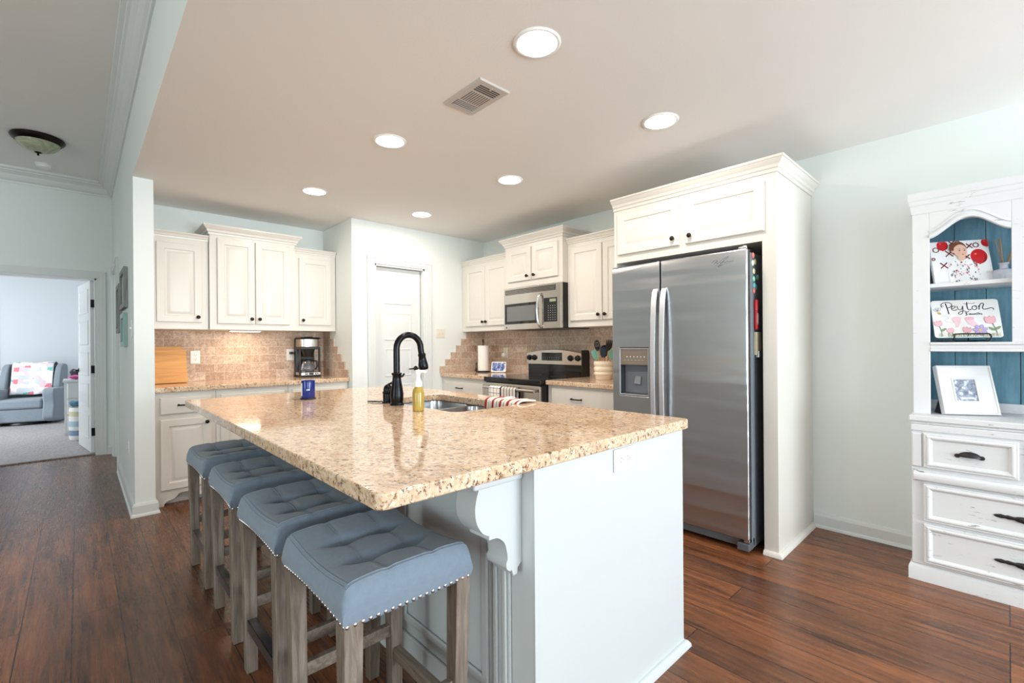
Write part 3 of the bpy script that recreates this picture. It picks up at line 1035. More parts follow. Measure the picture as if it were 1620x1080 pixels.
# soap bottle
M['soap'] = mat('yellow_soap', (226, 196, 92), 0.12)
M['soap'].node_tree.nodes['Principled BSDF'].inputs['Transmission Weight'].default_value = 0.55
M['clear'] = mat('clear_plastic', (250, 250, 250), 0.05)
M['clear'].node_tree.nodes['Principled BSDF'].inputs['Transmission Weight'].default_value = 0.95
SXB, SYB = 1.159, 1.884
sb = thing('soap_bottle', 'clear soap bottle with yellow soap and white foam pump', 'soap bottle', (SXB, SYB, 0.914))
MB().lathe([(0.023, 0.914), (0.0265, 0.917), (0.027, 0.93), (0.027, 1.0), (0.024, 1.015), (0.017, 1.024), (0.0155, 1.028), (0, 1.028)], (SXB, SYB, 0), 24).build('bottle', M['soap'], sb, smooth=40)
MB().lathe([(0.017, 1.028), (0.0175, 1.032), (0.0175, 1.05), (0.014, 1.056), (0.010, 1.07), (0.010, 1.085), (0.013, 1.09), (0.015, 1.10), (0.013, 1.106), (0, 1.107)], (SXB, SYB, 0), 20).tube([(SXB, SYB, 1.098), (SXB + 0.018, SYB - 0.018, 1.10), (SXB + 0.027, SYB - 0.027, 1.094)], [0.007, 0.006, 0.004], 8).build('pump', M['white_plastic'], sb, smooth=40)
# blue candle jar
M['blue_glass'] = mat('cobalt_glass', (28, 52, 150), 0.06)
M['blue_glass'].node_tree.nodes['Principled BSDF'].inputs['Transmission Weight'].default_value = 0.35
CX, CY = 0.975, 2.785
cj = thing('candle_jar', 'cobalt blue glass candle jar at far end of island', 'candle', (CX, CY, 0.914))
MB().lathe([(0.0, 0.922), (0.036, 0.922), (0.0375, 0.926), (0.0375, 1.018), (0.0365, 1.022), (0.034, 1.022), (0.034, 0.995), (0, 0.994)], (CX, CY, 0), 32).build('jar', M['blue_glass'], cj, smooth=40)
MB().lathe([(0.043, 0.914), (0.044, 0.918), (0.042, 0.922), (0, 0.922)], (CX, CY, 0), 32).build('coaster', M['black'], cj, smooth=40)
MB().lathe([(0.0379, 0.935), (0.0379, 1.008)], (CX, CY, 0), 12, cap=False, a0=R(150), a1=R(196)).build('paper_label', M['white_plastic'], cj)
bl = MB()
for a in (238, 248, 257):
    bl.lathe([(0.0380, 0.966), (0.0380, 0.974)], (CX, CY, 0), 3, cap=False, a0=R(a), a1=R(a + 6))
bl.build('printed_mark', M['white_plastic'], cj)
# sponge
M['sponge'] = painted('sponge', (226, 206, 150), 0.9, 300, 0.8)
tag(MB().box(1.262, 1.30, 1.745, 1.815, 0.876, 0.902).build('sponge', M['sponge'], bevel=0.008, bseg=3), 'pale yellow sponge tucked in near corner of sink', 'sponge')


# ------------------------------------------------------------------ towels
def stripes(name, stops, scale, axis):
    m = mat(name, (240, 236, 230), 0.9)
    t = NT(m)
    s = t.n('ShaderNodeSeparateXYZ', {0: t.pos()})
    u = t.math('FRACT', t.math('MULTIPLY', s.outputs[axis], scale))
    nd = t.n('ShaderNodeValToRGB', {'Fac': u})
    nd.color_ramp.interpolation = 'CONSTANT'
    el = nd.color_ramp.elements
    while len(el) < len(stops):
        el.new(0.5)
    for e, (p, c) in zip(el, stops):
        e.position = p
        e.color = lin(c)
    t.set(t.b, 'Base Color', nd.outputs[0])
    t.set(t.b, 'Normal', t.bump(t.noise(t.pos(), 600, 2), 0.2, 0.001))
    return m


M['red_stripe'] = stripes('red_striped_cotton', [(0, (236, 226, 214)), (0.32, (160, 30, 44)), (0.63, (236, 226, 214)), (0.72, (190, 176, 160)), (0.78, (240, 232, 222)), (0.94, (40, 44, 60))], 17.0, 1)
tw = MB()
prof = [(1.775, 0.9185), (1.76, 0.921), (1.72, 0.924), (1.69, 0.926), (1.664, 0.925), (1.652, 0.921), (1.645, 0.912), (1.641, 0.88), (1.639, 0.84), (1.635, 0.79)]
prof = smooth_path(prof, 3)


def tfn(u, v):
    q = prof[min(len(prof) - 1, int(round(v * (len(prof) - 1))))]
    y = 1.715 + 0.265 * u
    wob = 0.003 * math.sin(u * 17) + 0.002 * math.sin(u * 31 + 1)
    k = max(0, (q[0] - 1.66) / 0.12)
    return (q[0] - abs(wob) * (1 if q[0] < 1.66 else 0), y - 0.06 * k * u, q[1] + abs(wob) * (q[0] > 1.66) + 0.006 * k * math.sin(u * 9))


tw.grid(30, len(prof) - 1, tfn)
tag(tw.build('dish_towel', M['red_stripe'], solid=0.005, smooth=60), 'red and cream striped dish towel draped over island sink edge', 'towel')

# ------------------------------------------------------------------ bar stools


def make_stool():
    st = thing('bar_stool', 'x', 'bar stool', (0, 0, 0), 'tufted counter stools along the island')
    HX, HY = 0.187, 0.218
    ZB = 0.557

    def top(x, y):
        e = y / HY
        z = 0.639 + 0.020 * e * e                      # saddle
        z += 0.012 * (1 - (x / HX) ** 4)
        for tx in (-0.066, 0.066):
            for ty in (-0.075, 0.075):
                r2 = ((x - tx) / 0.030) ** 2 + ((y - ty) / 0.022) ** 2
                z -= 0.026 * math.exp(-r2)
        for ty in (-0.075, 0.075):                    # creases between the buttons
            fx = 1 / (1 + (max(0, abs(x) - 0.07) / 0.045) ** 4)
            z -= 0.011 * math.exp(-((y - ty) / 0.011) ** 2) * fx
            z -= 0.007 * math.exp(-((y - ty) / 0.035) ** 2) * fx
        for tx in (-0.066, 0.066):
            fy = 1 / (1 + (max(0, abs(y) - 0.07) / 0.05) ** 4)
            z -= 0.004 * math.exp(-((x - tx) / 0.012) ** 2)
        return z
    N, Mq = 48, 56
    vs, fs = [], []

    def edge(t):        # denser near the rims
        return t

    rad = 0.028
    for j in range(Mq + 1):
        for i in range(N + 1):
            x = (i / N * 2 - 1) * HX
            y = (j / Mq * 2 - 1) * HY
            dx, dy = HX - abs(x), HY - abs(y)
            z = top(x, y)
            for dd in (dx, dy):
                if dd < rad:
                    z -= rad - math.sqrt(max(0, rad * rad - (rad - dd) ** 2))
            vs.append((x, y, z))
    w = N + 1
    fs = [(j * w + i, j * w + i + 1, (j + 1) * w + i + 1, (j + 1) * w + i) for j in range(Mq) for i in range(N)]
    rim = [(i, 0) for i in range(N)] + [(N, j) for j in range(Mq)] + [(i, Mq) for i in range(N, 0, -1)] + [(0, j) for j in range(Mq, 0, -1)]
    prev = [j * w + i for i, j in rim]
    nr = len(prev)
    rings = 5
    for k in range(1, rings + 1):
        cur = []
        for (i, j) in rim:
            x, y, z = vs[j * w + i]
            tt = k / rings
            zz = z + (ZB - z) * tt
            if abs(abs(x) - HX) < 1e-6:
                zz += 0.012 * tt * (1 - (y / HY) ** 2)      # long sides arch up a little
            ins = 0.006 * tt * tt - 0.004 * math.sin(PI * tt)
            cur.append(len(vs))
            sx, sy = (1 if x > 0 else -1), (1 if y > 0 else -1)
            vs.append((x - (sx * ins if abs(abs(x) - HX) < 1e-6 else 0), y - (sy * ins if abs(abs(y) - HY) < 1e-6 else 0), zz))
        for q in range(nr):
            fs.append((prev[(q + 1) % nr], prev[q], cur[q], cur[(q + 1) % nr]))
        prev = cur
    fs.append(tuple(prev))
    seat = MB().add(vs, fs).build('seat', M['stool_fabric'], st, smooth=55)

    def surf(x, y, lift=0.0006):
        z = top(x, y)
        for dd in (HX - abs(x), HY - abs(y)):
            if dd < rad:
                z -= rad - math.sqrt(max(0, rad * rad - (rad - max(0, dd)) ** 2))
        return (x, y, z + lift)
    sm = MB()
    for tx in (-0.066, 0.066):
        for o in (-0.004, 0.004):
            sm.tube([surf(tx + o, -HY + 0.012 + k * (2 * HY - 0.024) / 40) for k in range(41)], 0.0011, 5)
    for o in (0.010, 0.018):
        path = []
        X, Y = HX - o, HY - o
        path += [surf(-X + 2 * X * k / 30, -Y) for k in range(30)]
        path += [surf(X, -Y + 2 * Y * k / 34) for k in range(34)]
        path += [surf(X - 2 * X * k / 30, Y) for k in range(30)]
        path += [surf(-X, Y - 2 * Y * k / 34) for k in range(35)]
        sm.tube(path, 0.0011, 5)
    sm.build('stitching', M['stitch'], seat, smooth=60)
    bt = MB()
    for tx in (-0.066, 0.066):
        for ty in (-0.075, 0.075):
            bt.ball((tx, ty, top(tx, ty) + 0.001), 0.010, 10, 6, (1, 1, 0.4))
    bt.build('tuft_button', M['stool_fabric'], seat, smooth=60)
    nl = MB()
    for side in range(4):
        L = HX if side < 2 else HY
        cnt = 19 if side < 2 else 24
        for k in range(cnt):
            a = (-1 + 2 * (k + 0.5) / cnt) * L
            if side < 2:
                c = (a, (-HY + 0.003) * (1 if side == 0 else -1), ZB + 0.007)
                sc = (1, 0.5, 1)
            else:
                c = ((-HX + 0.003) * (1 if side == 2 else -1), a, ZB + 0.007 + 0.012 * (1 - (a / HY) ** 2))
                sc = (0.5, 1, 1)
            nl.ball(c, 0.0058, 8, 5, sc)
    nl.build('nailhead_trim', M['chrome'], st, smooth=60)
    for sx in (-1, 1):
        for sy in (-1, 1):
            MB().tbox((sx * 0.156, sy * 0.176, 0), (0.019, 0.02), (sx * 0.161, sy * 0.190, ZB + 0.012), (0.024, 0.026)).build('leg', M['stool_wood'], st, bevel=0.003)
    for sy in (-1, 1):
        MB().box(-0.14, 0.14, sy * 0.181 - 0.011, sy * 0.181 + 0.011, 0.232, 0.272).build('stretcher', M['stool_rail'], st, bevel=0.002)
    for sx in (-1, 1):
        s_ = MB().box(sx * 0.157 - 0.012, sx * 0.157 + 0.012, -0.162, 0.162, 0.155, 0.198).build('stretcher', M['stool_rail'], st, bevel=0.002)
        if sx < 0:
            MB().box(-0.172, -0.142, -0.158, 0.158, 0.1975, 0.2005).box(-0.172, -0.1695, -0.158, 0.158, 0.16, 0.2005).build('footrest_plate', M['pale_grey_metal'], s_)
    return st


M['pale_grey_metal'] = mat('worn_steel_plate', (150, 152, 156), 0.3, 1.0)
stool = make_stool()
stool_labels = ['blue grey tufted counter stool nearest the island corbel', 'blue grey tufted counter stool second from the corbel',
                'blue grey tufted counter stool third from the corbel', 'blue grey tufted counter stool farthest from corbel, beside base cabinet']
for k, (x, y, rz) in enumerate(((0.630, 1.268, 0.0), (0.628, 1.785, 0.6), (0.632, 2.362, -0.4), (0.632, 2.955, 0.5))):
    s_ = stool if k == 0 else copy_tree(stool)
    s_.location = (x, y, 0)
    s_.rotation_euler = (0, 0, R(rz))
    s_['label'] = stool_labels[k]

# ------------------------------------------------------------------ refrigerator and its surround
EY0, EY1, EX = 0.893, 1.986, 2.90
fe = thing('refrigerator_surround', 'white cabinet with two doors built around the refrigerator', 'cabinet', ((EX + XW) / 2, (EY0 + EY1) / 2, 0))
MB().box(EX + 0.02, XW - 0.001, EY0, EY0 + 0.03, 0, 2.2).box(EX, EX + 0.022, EY0, EY0 + 0.078, 0, 2.2).build('side_panel', M['cabinet'], fe, bevel=0.002)
MB().box(EX, XW - 0.001, EY1 - 0.022, EY1, 0, 2.2).build('side_panel', M['cabinet'], fe, bevel=0.002)
MB().box(EX, XW - 0.001, EY0 + 0.078, EY1 - 0.022, 1.812, 2.2).build('body', M['cabinet'], fe)
ff = frame((EX, EY1, 0), '-x')
for u0, u1, ku in ((0.038, 0.512, 0.475), (0.555, 1.03, 0.592)):
    dd = MB(ff).nested(u0, u1, 1.868, 2.163, DOOR).build('door', M['cabinet'], fe, smooth=20)
    knob(ff, ku, 1.915, dd)
MB(ff).sweep([(0, 0), (EY1 - EY0, 0), (EY1 - EY0, -(XW - EX) + 0.002)], [(o, 2.2 + h) for o, h in CCROWN], 1).build('crown_moulding', M['cabinet'], fe, smooth=20)
MB().sweep([(XW - 0.02, EY0), (EX, EY0), (EX, EY0 + 0.078)], SHOE, 2).build('shoe_moulding', M['cabinet'], fe, smooth=30)

rf = thing('refrigerator', 'stainless side by side refrigerator with water dispenser', 'refrigerator', (3.2, 1.47, 0))
M['cavity'] = mat('cavity_grey', (62, 66, 72), 0.35)
M['panel_bronze'] = mat('dispenser_panel', (150, 138, 126), 0.35, 0.6)
M['fridge_side'] = painted('fridge_side_grey', (118, 124, 132), 0.45, 500, 0.1)
MB().box(2.85, 3.55, 1.022, 1.932, 0.02, 1.752).build('case', M['fridge_side'], rf, bevel=0.006)
FXD = 2.795
dm = frame((FXD + 0.05, 1.937, 0.0), '-x')      # local x = 1.937 - y
u_ = lambda y: 1.937 - y
d1 = MB(dm).holed(0, u_(1.564), 0.085, 1.765, u_(1.878), u_(1.648), 0.866, 1.19, 0, 0.05).build('freezer_door', M['steel'], rf, bevel=0.010, bseg=4)
d2_ = MB(dm).box(u_(1.556), u_(1.016), 0.085, 1.765, 0, 0.05).build('fresh_food_door', M['steel'], rf, bevel=0.010, bseg=4)
# dispenser
dp = MB(dm)
du0, du1 = u_(1.878), u_(1.648)
dp.nested(du0, du1, 0.866, 1.19, [(0.0, 0.0505), (0.004, 0.0525), (0.006, 0.0505), (0.008, 0.0465)], fill=False)
dp.build('dispenser_trim', M['pale_grey'], d1, smooth=30)
dc = MB(dm)
a0, a1, b0, b1 = du0 + 0.003, du1 - 0.003, 0.869, 1.187
vs = [(a0, b0, 0.045), (a1, b0, 0.045), (a1, b1, 0.045), (a0, b1, 0.045), (a0 + 0.02, b0 + 0.02, -0.05), (a1 - 0.02, b0 + 0.02, -0.05), (a1 - 0.02, b1, -0.05), (a0 + 0.02, b1, -0.05)]
dc.add(vs, [(0, 1, 5, 4), (1, 2, 6, 5), (2, 3, 7, 6), (3, 0, 4, 7), (4, 5, 6, 7)])
dc.build('dispenser_cavity', M['cavity'], d1, fix=False)
MB(dm).box(a0, a1, 1.075, 1.187, -0.04, 0.047).build('control_panel', M['panel_bronze'], d1, bevel=0.003)
lt = MB(dm)
for k in range(6):
    lt.box(a0 + 0.055 + k * 0.027, a0 + 0.061 + k * 0.027, 1.128, 1.136, 0.047, 0.0475)
    lt.box(a0 + 0.035 + k * 0.028, a0 + 0.045 + k * 0.028, 1.108, 1.110, 0.047, 0.0475)
lt.build('control_icons', M['white_plastic'], d1)
MB(dm).prism([(a0 + 0.03, b0), (a1 - 0.005, b0), (a1 - 0.005, b0 + 0.15), (a0 + 0.075, b0 + 0.15)], -0.045, -0.01).build('paddle_panel', M['black_gloss'], d1)
MB(dm).prism([(a0 + 0.085, b0 + 0.075), (a0 + 0.135, b0 + 0.07), (a0 + 0.142, b0 + 0.125), (a0 + 0.10, b0 + 0.13)], -0.01, 0.008).build('paddle', M['pale_grey'], d1, bevel=0.003)
for y0, y1, dr in ((1.602, 1.578, d1), (1.540, 1.516, d2_)):
    hb = MB()
    zs = [0.42, 0.48, 0.6, 0.8, 1.0, 1.2, 1.4, 1.5, 1.56, 1.585]
    outs = [0.004, 0.028, 0.042, 0.052, 0.056, 0.054, 0.044, 0.034, 0.02, 0.004]
    vs, fs = [], []
    for z, o in zip(zs, outs):
        x = FXD - o
        spl = 0.004 * (abs(z - 1.0) / 0.58) ** 2
        vs += [(x, y0 + 0.004 + spl, z), (x, y1 - 0.004 - spl, z), (x + 0.016, y1 - spl, z), (x + 0.016, y0 + spl, z)]
    for k in range(len(zs) - 1):
        fs += [(4 * k + i, 4 * k + (i + 1) % 4, 4 * k + 4 + (i + 1) % 4, 4 * k + 4 + i) for i in range(4)]
    fs += [(0, 1, 2, 3), (4 * len(zs) - 4, 4 * len(zs) - 3, 4 * len(zs) - 2, 4 * len(zs) - 1)]
    hb.add(vs, fs)
    hb.build('handle', M['handle_steel'] if 'handle_steel' in M else M.setdefault('handle_steel', mat('satin_handle_steel', (206, 208, 214), 0.42, 0.75)), dr, bevel=0.003)
MB().box(2.87, 2.9, 1.022, 1.932, 0.03, 0.082).build('base_grille', M['grey_plastic'], rf, bevel=0.004)
MB().box(2.865, 2.87, 1.10, 1.925, 0.036, 0.044).box(2.865, 2.87, 1.10, 1.925, 0.052, 0.058).build('grille_slot', M['black'], rf)
for y in (1.02, 1.87):
    MB().box(2.80, 2.88, y, y + 0.065, 0.02, 0.062).build('foot_cover', M['grey_plastic'], rf, bevel=0.004)
MB().box(2.81, 2.90, 1.022, 1.07, 1.765, 1.778).lathe([(0.012, 1.765), (0.012, 1.785), (0, 1.786)], (2.825, 1.04, 0), 12).build('top_hinge', M['chrome'], rf, bevel=0.003)
MB().box(2.81, 2.845, 1.018, 1.05, 0.066, 0.085).build('bottom_hinge', M['chrome'], rf, bevel=0.003)
lg = MB(frame((FXD - 0.0006, 1.937, 0), '-x'))
cx, cz = u_(1.155), 1.70
lg.ribbon(smooth_path([(cx - 0.062, cz + 0.004), (cx - 0.052, cz + 0.014), (cx - 0.035, cz + 0.017), (cx - 0.03, cz + 0.010), (cx - 0.042, cz + 0.006)], 5), 0.003)
lg.ribbon(smooth_path([(cx - 0.05, cz - 0.003), (cx - 0.035, cz + 0.006), (cx - 0.03, cz - 0.005), (cx - 0.015, cz + 0.006), (cx - 0.008, cz - 0.004), (cx + 0.008, cz + 0.004), (cx + 0.016, cz - 0.003), (cx + 0.03, cz + 0.004), (cx + 0.036, cz - 0.002), (cx + 0.065, cz + 0.002)], 6), 0.0026)
lg.ribbon(smooth_path([(cx - 0.012, cz + 0.008), (cx + 0.006, cz + 0.020), (cx + 0.03, cz + 0.030), (cx + 0.034, cz + 0.026), (cx + 0.01, cz + 0.012), (cx - 0.008, cz - 0.006), (cx - 0.02, cz - 0.018), (cx - 0.026, cz - 0.024), (cx - 0.016, cz - 0.022), (cx + 0.006, cz - 0.010)], 6), 0.0026, taper=True)
lg.ribbon(smooth_path([(cx - 0.045, cz - 0.012), (cx - 0.01, cz - 0.016), (cx + 0.03, cz - 0.008)], 6), 0.002, taper=True)
lg.build('logo', M['grey_plastic'], d2_)
# magnets on the case side
mag_cols = {'coral': (232, 132, 116), 'mint': (150, 214, 190), 'white': (232, 232, 220), 'cream': (232, 222, 178), 'aqua': (120, 200, 206)}
for k, (x, z, c, lab) in enumerate(((2.895, 1.735, 'coral', 'topmost coral button magnet on refrigerator side'), (2.888, 1.69, 'white', 'white button magnet below topmost coral one'),
                                    (2.925, 1.70, 'cream', 'cream button magnet near top of refrigerator side'), (2.905, 1.643, 'cream', 'cream button magnet alone, below the top three'),
                                    (2.965, 1.612, 'mint', 'mint button magnet set back, nearest the cabinet panel'), (2.905, 1.598, 'mint', 'pale mint button magnet above the aqua pair'),
                                    (2.912, 1.56, 'aqua', 'larger aqua button magnet of overlapping aqua pair'), (2.935, 1.552, 'aqua', 'aqua button magnet partly behind the larger aqua one'),
                                    (2.908, 1.528, 'coral', 'coral button magnet just above red marker'))):
    mb = MB(frame((x, 1.0215, z), '-y')).lathe([(0.017, 0), (0.017, 0.004), (0.012, 0.007), (0, 0.008)], (0, 0, 0), 18)
    M.setdefault('mag_' + c, flat('magnet_' + c, mag_cols[c], 0.35))
    tag(mb.build('button_magnet', M['mag_' + c], smooth=40), lab, 'magnet', 'button magnets on the refrigerator')
M['red'] = flat('red_plastic', (206, 30, 42), 0.3)
pn = thing('marker_pen', 'red marker clipped upright on refrigerator side', 'marker', (2.915, 1.012, 1.30))
MB().lathe([(0.008, 1.30), (0.010, 1.305), (0.010, 1.40), (0.008, 1.41)], (2.915, 1.0115, 0), 14).build('barrel', M['red'], pn, smooth=40)
MB().lathe([(0.0105, 1.41), (0.0115, 1.415), (0.0115, 1.47), (0.008, 1.476), (0, 1.477)], (2.915, 1.0115, 0), 14).build('cap', M['red'], pn, smooth=40)
MB().box(2.908, 2.922, 1.0006, 1.0012, 1.33, 1.395).build('label_strip', M['white_plastic'], pn)
M['note'] = flat('beige_card', (214, 200, 170), 0.6)
np_ = thing('note_clip', 'beige note pad in steel clip on refrigerator side', 'note clip', (2.93, 1.012, 1.16))
MB().box(2.905, 2.975, 1.004, 1.0215, 1.15, 1.285).build('pad', M['note'], np_, bevel=0.002)
MB().box(2.925, 2.96, 1.000, 1.02, 1.135, 1.175).build('clip', M['chrome'], np_, bevel=0.002)

# ------------------------------------------------------------------ range
RY0, RY1 = 2.73, 3.49
rg = thing('range', 'stainless electric range with black glass cooktop', 'range', (3.25, 3.11, 0))
rm = frame((2.915, RY1, 0), '-x')       # local x = 3.49 - y
W = RY1 - RY0
MB(rm).box(0, W, 0.02, 0.868, -0.64, 0).build('case', M['black'], rg)
MB().box(2.88, 3.52, RY0, RY1, 0.868, 0.916).build('cooktop', M['black_gloss'], rg, bevel=0.008, bseg=3)
ring = MB(frame((0, 0, 0.9165), '+z'))
for x, y, r in ((3.05, 2.93, 0.10), (3.05, 3.29, 0.08), (3.34, 2.93, 0.075), (3.34, 3.29, 0.10)):
    ring.nested
    P0, P1 = ellipse(x, y, r, r, 40), ellipse(x, y, r - 0.003, r - 0.003, 40)
    ring.add([(a, b, 0) for a, b in P0 + P1], [(i, (i + 1) % 40, 40 + (i + 1) % 40, 40 + i) for i in range(40)])
ring.build('burner_ring', M['grey_plastic'], rg)
dr = MB(rm).box(0.008, W - 0.008, 0.20, 0.862, 0, 0.035).build('oven_door', M['steel_warm'], rg, bevel=0.006, bseg=3)
MB(rm).box(0.10, W - 0.10, 0.34, 0.72, 0.035, 0.037).build('door_window', M['black_gloss'], dr, bevel=0.001)
MB(rm).tube([(0.04, 0.82, 0.072), (W - 0.04, 0.82, 0.072)], 0.0145, 14).box(0.05, 0.075, 0.808, 0.832, 0.035, 0.07).box(W - 0.075, W - 0.05, 0.808, 0.832, 0.035, 0.07).build('door_handle', M['steel_warm'], dr, smooth=50)
MB(rm).box(0.008, W - 0.008, 0.03, 0.19, 0, 0.03).build('storage_drawer', M['steel_warm'], rg, bevel=0.006)
# backguard: sloped black riser, steel console with an arched top
bgp = MB(frame((3.47, RY1 - 0.005, 0), '-x'))
arch = [(0, 1.02)] + [(0, 1.135)] + [(0.75 * k / 16, 1.135 + 0.037 * math.sin(PI * k / 16)) for k in range(1, 16)] + [(0.75, 1.135), (0.75, 1.02)]
bgp.prism(arch, -0.09, 0.0)
bgp.build('console', M['steel_warm'], rg, bevel=0.004)
MB().box(3.49, 3.569, RY0 + 0.012, RY1 - 0.012, 0.916, 1.02).build('riser', M['black_gloss'], rg)
bgs = MB(frame((3.475, RY1, 0), '-x'))
bgs.prism([(W - 0.012, 0.916), (W, 0.916), (W, 1.14), (W - 0.012, 1.165)], -0.09, 0.02)
bgs.build('console_end', M['black'], rg)
cf = frame((3.47, RY1 - 0.005, 0), '-x')
MB(cf).box(0.22, 0.49, 1.06, 1.14, 0, 0.004).build('display', M['black_gloss'], rg, bevel=0.001)
icons = MB(cf)
for i in range(8):
    for j in range(2):
        icons.box(0.235 + i * 0.03, 0.245 + i * 0.03, 1.072 + j * 0.018, 1.076 + j * 0.018, 0.004, 0.0045)
icons.build('display_marks', M['pale_grey'], rg)
for u in (0.045, 0.115, 0.60, 0.69):
    MB(cf).lathe([(0.030, 0), (0.030, 0.004), (0.024, 0.006), (0.022, 0.024), (0.018, 0.027), (0, 0.027)], (u, 1.088, 0), 20).box(u - 0.004, u + 0.004, 1.068, 1.108, 0.024, 0.034).build('control_knob', M['black'], rg, smooth=40)
# towels on the oven handle
M['grid_cloth'] = mat('windowpane_check_cotton', (240, 236, 230), 0.9)
_t = NT(M['grid_cloth'])
_s = _t.n('ShaderNodeSeparateXYZ', {0: _t.pos()})
_a = _t.math('LESS_THAN', _t.math('FRACT', _t.math('MULTIPLY', _s.outputs[1], 22)), 0.09)
_b = _t.math('LESS_THAN', _t.math('FRACT', _t.math('MULTIPLY', _s.outputs[2], 22)), 0.09)
_t.set(_t.b, 'Base Color', _t.mix(_t.math('MAXIMUM', _a, _b), lin((240, 236, 230)), lin((40, 40, 44))))
M['dark_stripe'] = stripes('dark_striped_cotton', [(0, (238, 232, 224)), (0.28, (52, 46, 52)), (0.55, (238, 232, 224)), (0.68, (200, 178, 170)), (0.78, (238, 232, 224)), (0.9, (52, 46, 52))], 26, 1)


def hung(name, label, m, y0, y1, drop):
    mb = MB()
    hx, hz = 2.843, 0.82
    pr = [(hx + 0.019, hz - drop * 0.8), (hx + 0.0185, hz)] + [(hx + 0.0185 * math.cos(a), hz + 0.0185 * math.sin(a)) for a in [PI * k / 8 for k in range(1, 8)]] + [(hx - 0.0185, hz), (hx - 0.020, hz - drop * 0.5), (hx - 0.021, hz - drop)]
    mb.grid(14, len(pr) - 1, lambda u, v: (pr[int(round(v * (len(pr) - 1)))][0] - 0.0025 * (1 + math.sin(u * 14)) * (v > 0.7), y1 + (y0 - y1) * u, pr[int(round(v * (len(pr) - 1)))][1]))
    return tag(mb.build(name, m, solid=0.003, smooth=60), label, 'towel', 'towels on the oven handle')


hung('kitchen_towel', 'white towel with thin black check on the oven handle', M['grid_cloth'], 3.185, 3.34, 0.30)
hung('kitchen_towel', 'dark striped towel on the oven handle', M['dark_stripe'], 2.985, 3.175, 0.28)

# ------------------------------------------------------------------ microwave
mx = SX - 0.095
mw = thing('microwave', 'stainless microwave mounted above the range', 'microwave', (3.35, 3.11, 1.368))
MB().box(mx + 0.03, XW - 0.012, 2.732, 3.49, 1.368, 1.784).build('case', M['black'], mw, bevel=0.004)
mf = frame((mx, 3.49, 0), '-x')


def bow(u):
    return 0.022 * math.sin(PI * min(1, max(0, u / 0.758)))


fr = MB(mf)
nseg = 24
us = [0.758 * k / nseg for k in range(nseg + 1)]
vs = []
for u in us:
    vs += [(u, 1.37, -0.03), (u, 1.37, bow(u)), (u, 1.782, bow(u)), (u, 1.782, -0.03)]
fs = [(4 * k + i, 4 * k + (i + 1) % 4, 4 * k + 4 + (i + 1) % 4, 4 * k + 4 + i) for k in range(nseg) for i in range(4)] + [(0, 1, 2, 3), (4 * nseg, 4 * nseg + 1, 4 * nseg + 2, 4 * nseg + 3)]
fr.add(vs, fs)
mdoor = fr.build('door', M['steel_warm'], mw, smooth=30, bevel=0.003)


def bowed(u0, u1, v0, v1, h, nn=14):
    mb = MB(mf)
    vs, fs = [], []
    for k in range(nn + 1):
        u = u0 + (u1 - u0) * k / nn
        vs += [(u, v0, bow(u) - 0.002), (u, v0, bow(u) + h), (u, v1, bow(u) + h), (u, v1, bow(u) - 0.002)]
    for k in range(nn):
        fs += [(4 * k + i, 4 * k + (i + 1) % 4, 4 * k + 4 + (i + 1) % 4, 4 * k + 4 + i) for i in range(4)]
    fs += [(0, 1, 2, 3), (4 * nn, 4 * nn + 1, 4 * nn + 2, 4 * nn + 3)]
    return mb.add(vs, fs)


bowed(0.02, 0.70, 1.716, 1.768, 0.001).build('vent_recess', M['black'], mdoor)
vm = MB(mf)
for k in range(4):
    z = 1.722 + k * 0.013
    b_ = bowed(0.025, 0.695, z, z + 0.004, 0.005, 10)
    vm.v, vm.f, vm.mi = vm.v + b_.v, vm.f + [[i + len(vm.v) for i in f_] for f_ in b_.f], vm.mi + b_.mi
vm.build('vent_slat', M['steel_warm'], mdoor)
bowed(0.015, 0.50, 1.425, 1.625, 0.003).build('door_window', M['black_gloss'], mdoor, smooth=30)
M['mw_glass'] = mat('grey_window_glass', (108, 112, 112), 0.25)
bowed(0.05, 0.46, 1.452, 1.598, 0.0035).build('window_screen', M['mw_glass'], mdoor, smooth=30)
bowed(0.565, 0.715, 1.43, 1.65, 0.003).build('keypad', M['black'], mdoor, smooth=30)
bowed(0.635, 0.705, 1.612, 1.638, 0.004).build('clock_display', flat('lcd_green', (150, 160, 130), 0.3), mdoor)
kp = MB(mf)
for i in range(4):
    for j in range(7):
        uu = 0.615 + i * 0.025
        zz = 1.446 + j * 0.021
        kp.box(uu, uu + 0.011, zz, zz + 0.006, bow(uu) + 0.003, bow(uu) + 0.0042)
kp.build('key_marks', M['pale_grey'], mdoor)
hp = [(0.535, 1.385, 0.02), (0.53, 1.40, 0.045), (0.525, 1.45, 0.058), (0.522, 1.52, 0.063), (0.522, 1.57, 0.063), (0.525, 1.63, 0.057), (0.53, 1.675, 0.042), (0.535, 1.69, 0.02)]
MB(mf).tube(smooth_path(hp, 4), 0.012, 12).build('handle', M['chrome'], mdoor, smooth=60)
MB(mf).lathe([(0.009, bow(0.04)), (0.009, bow(0.04) + 0.002)], (0.04, 1.392, 0), 16).build('maker_badge', M['grey_plastic'], mdoor)

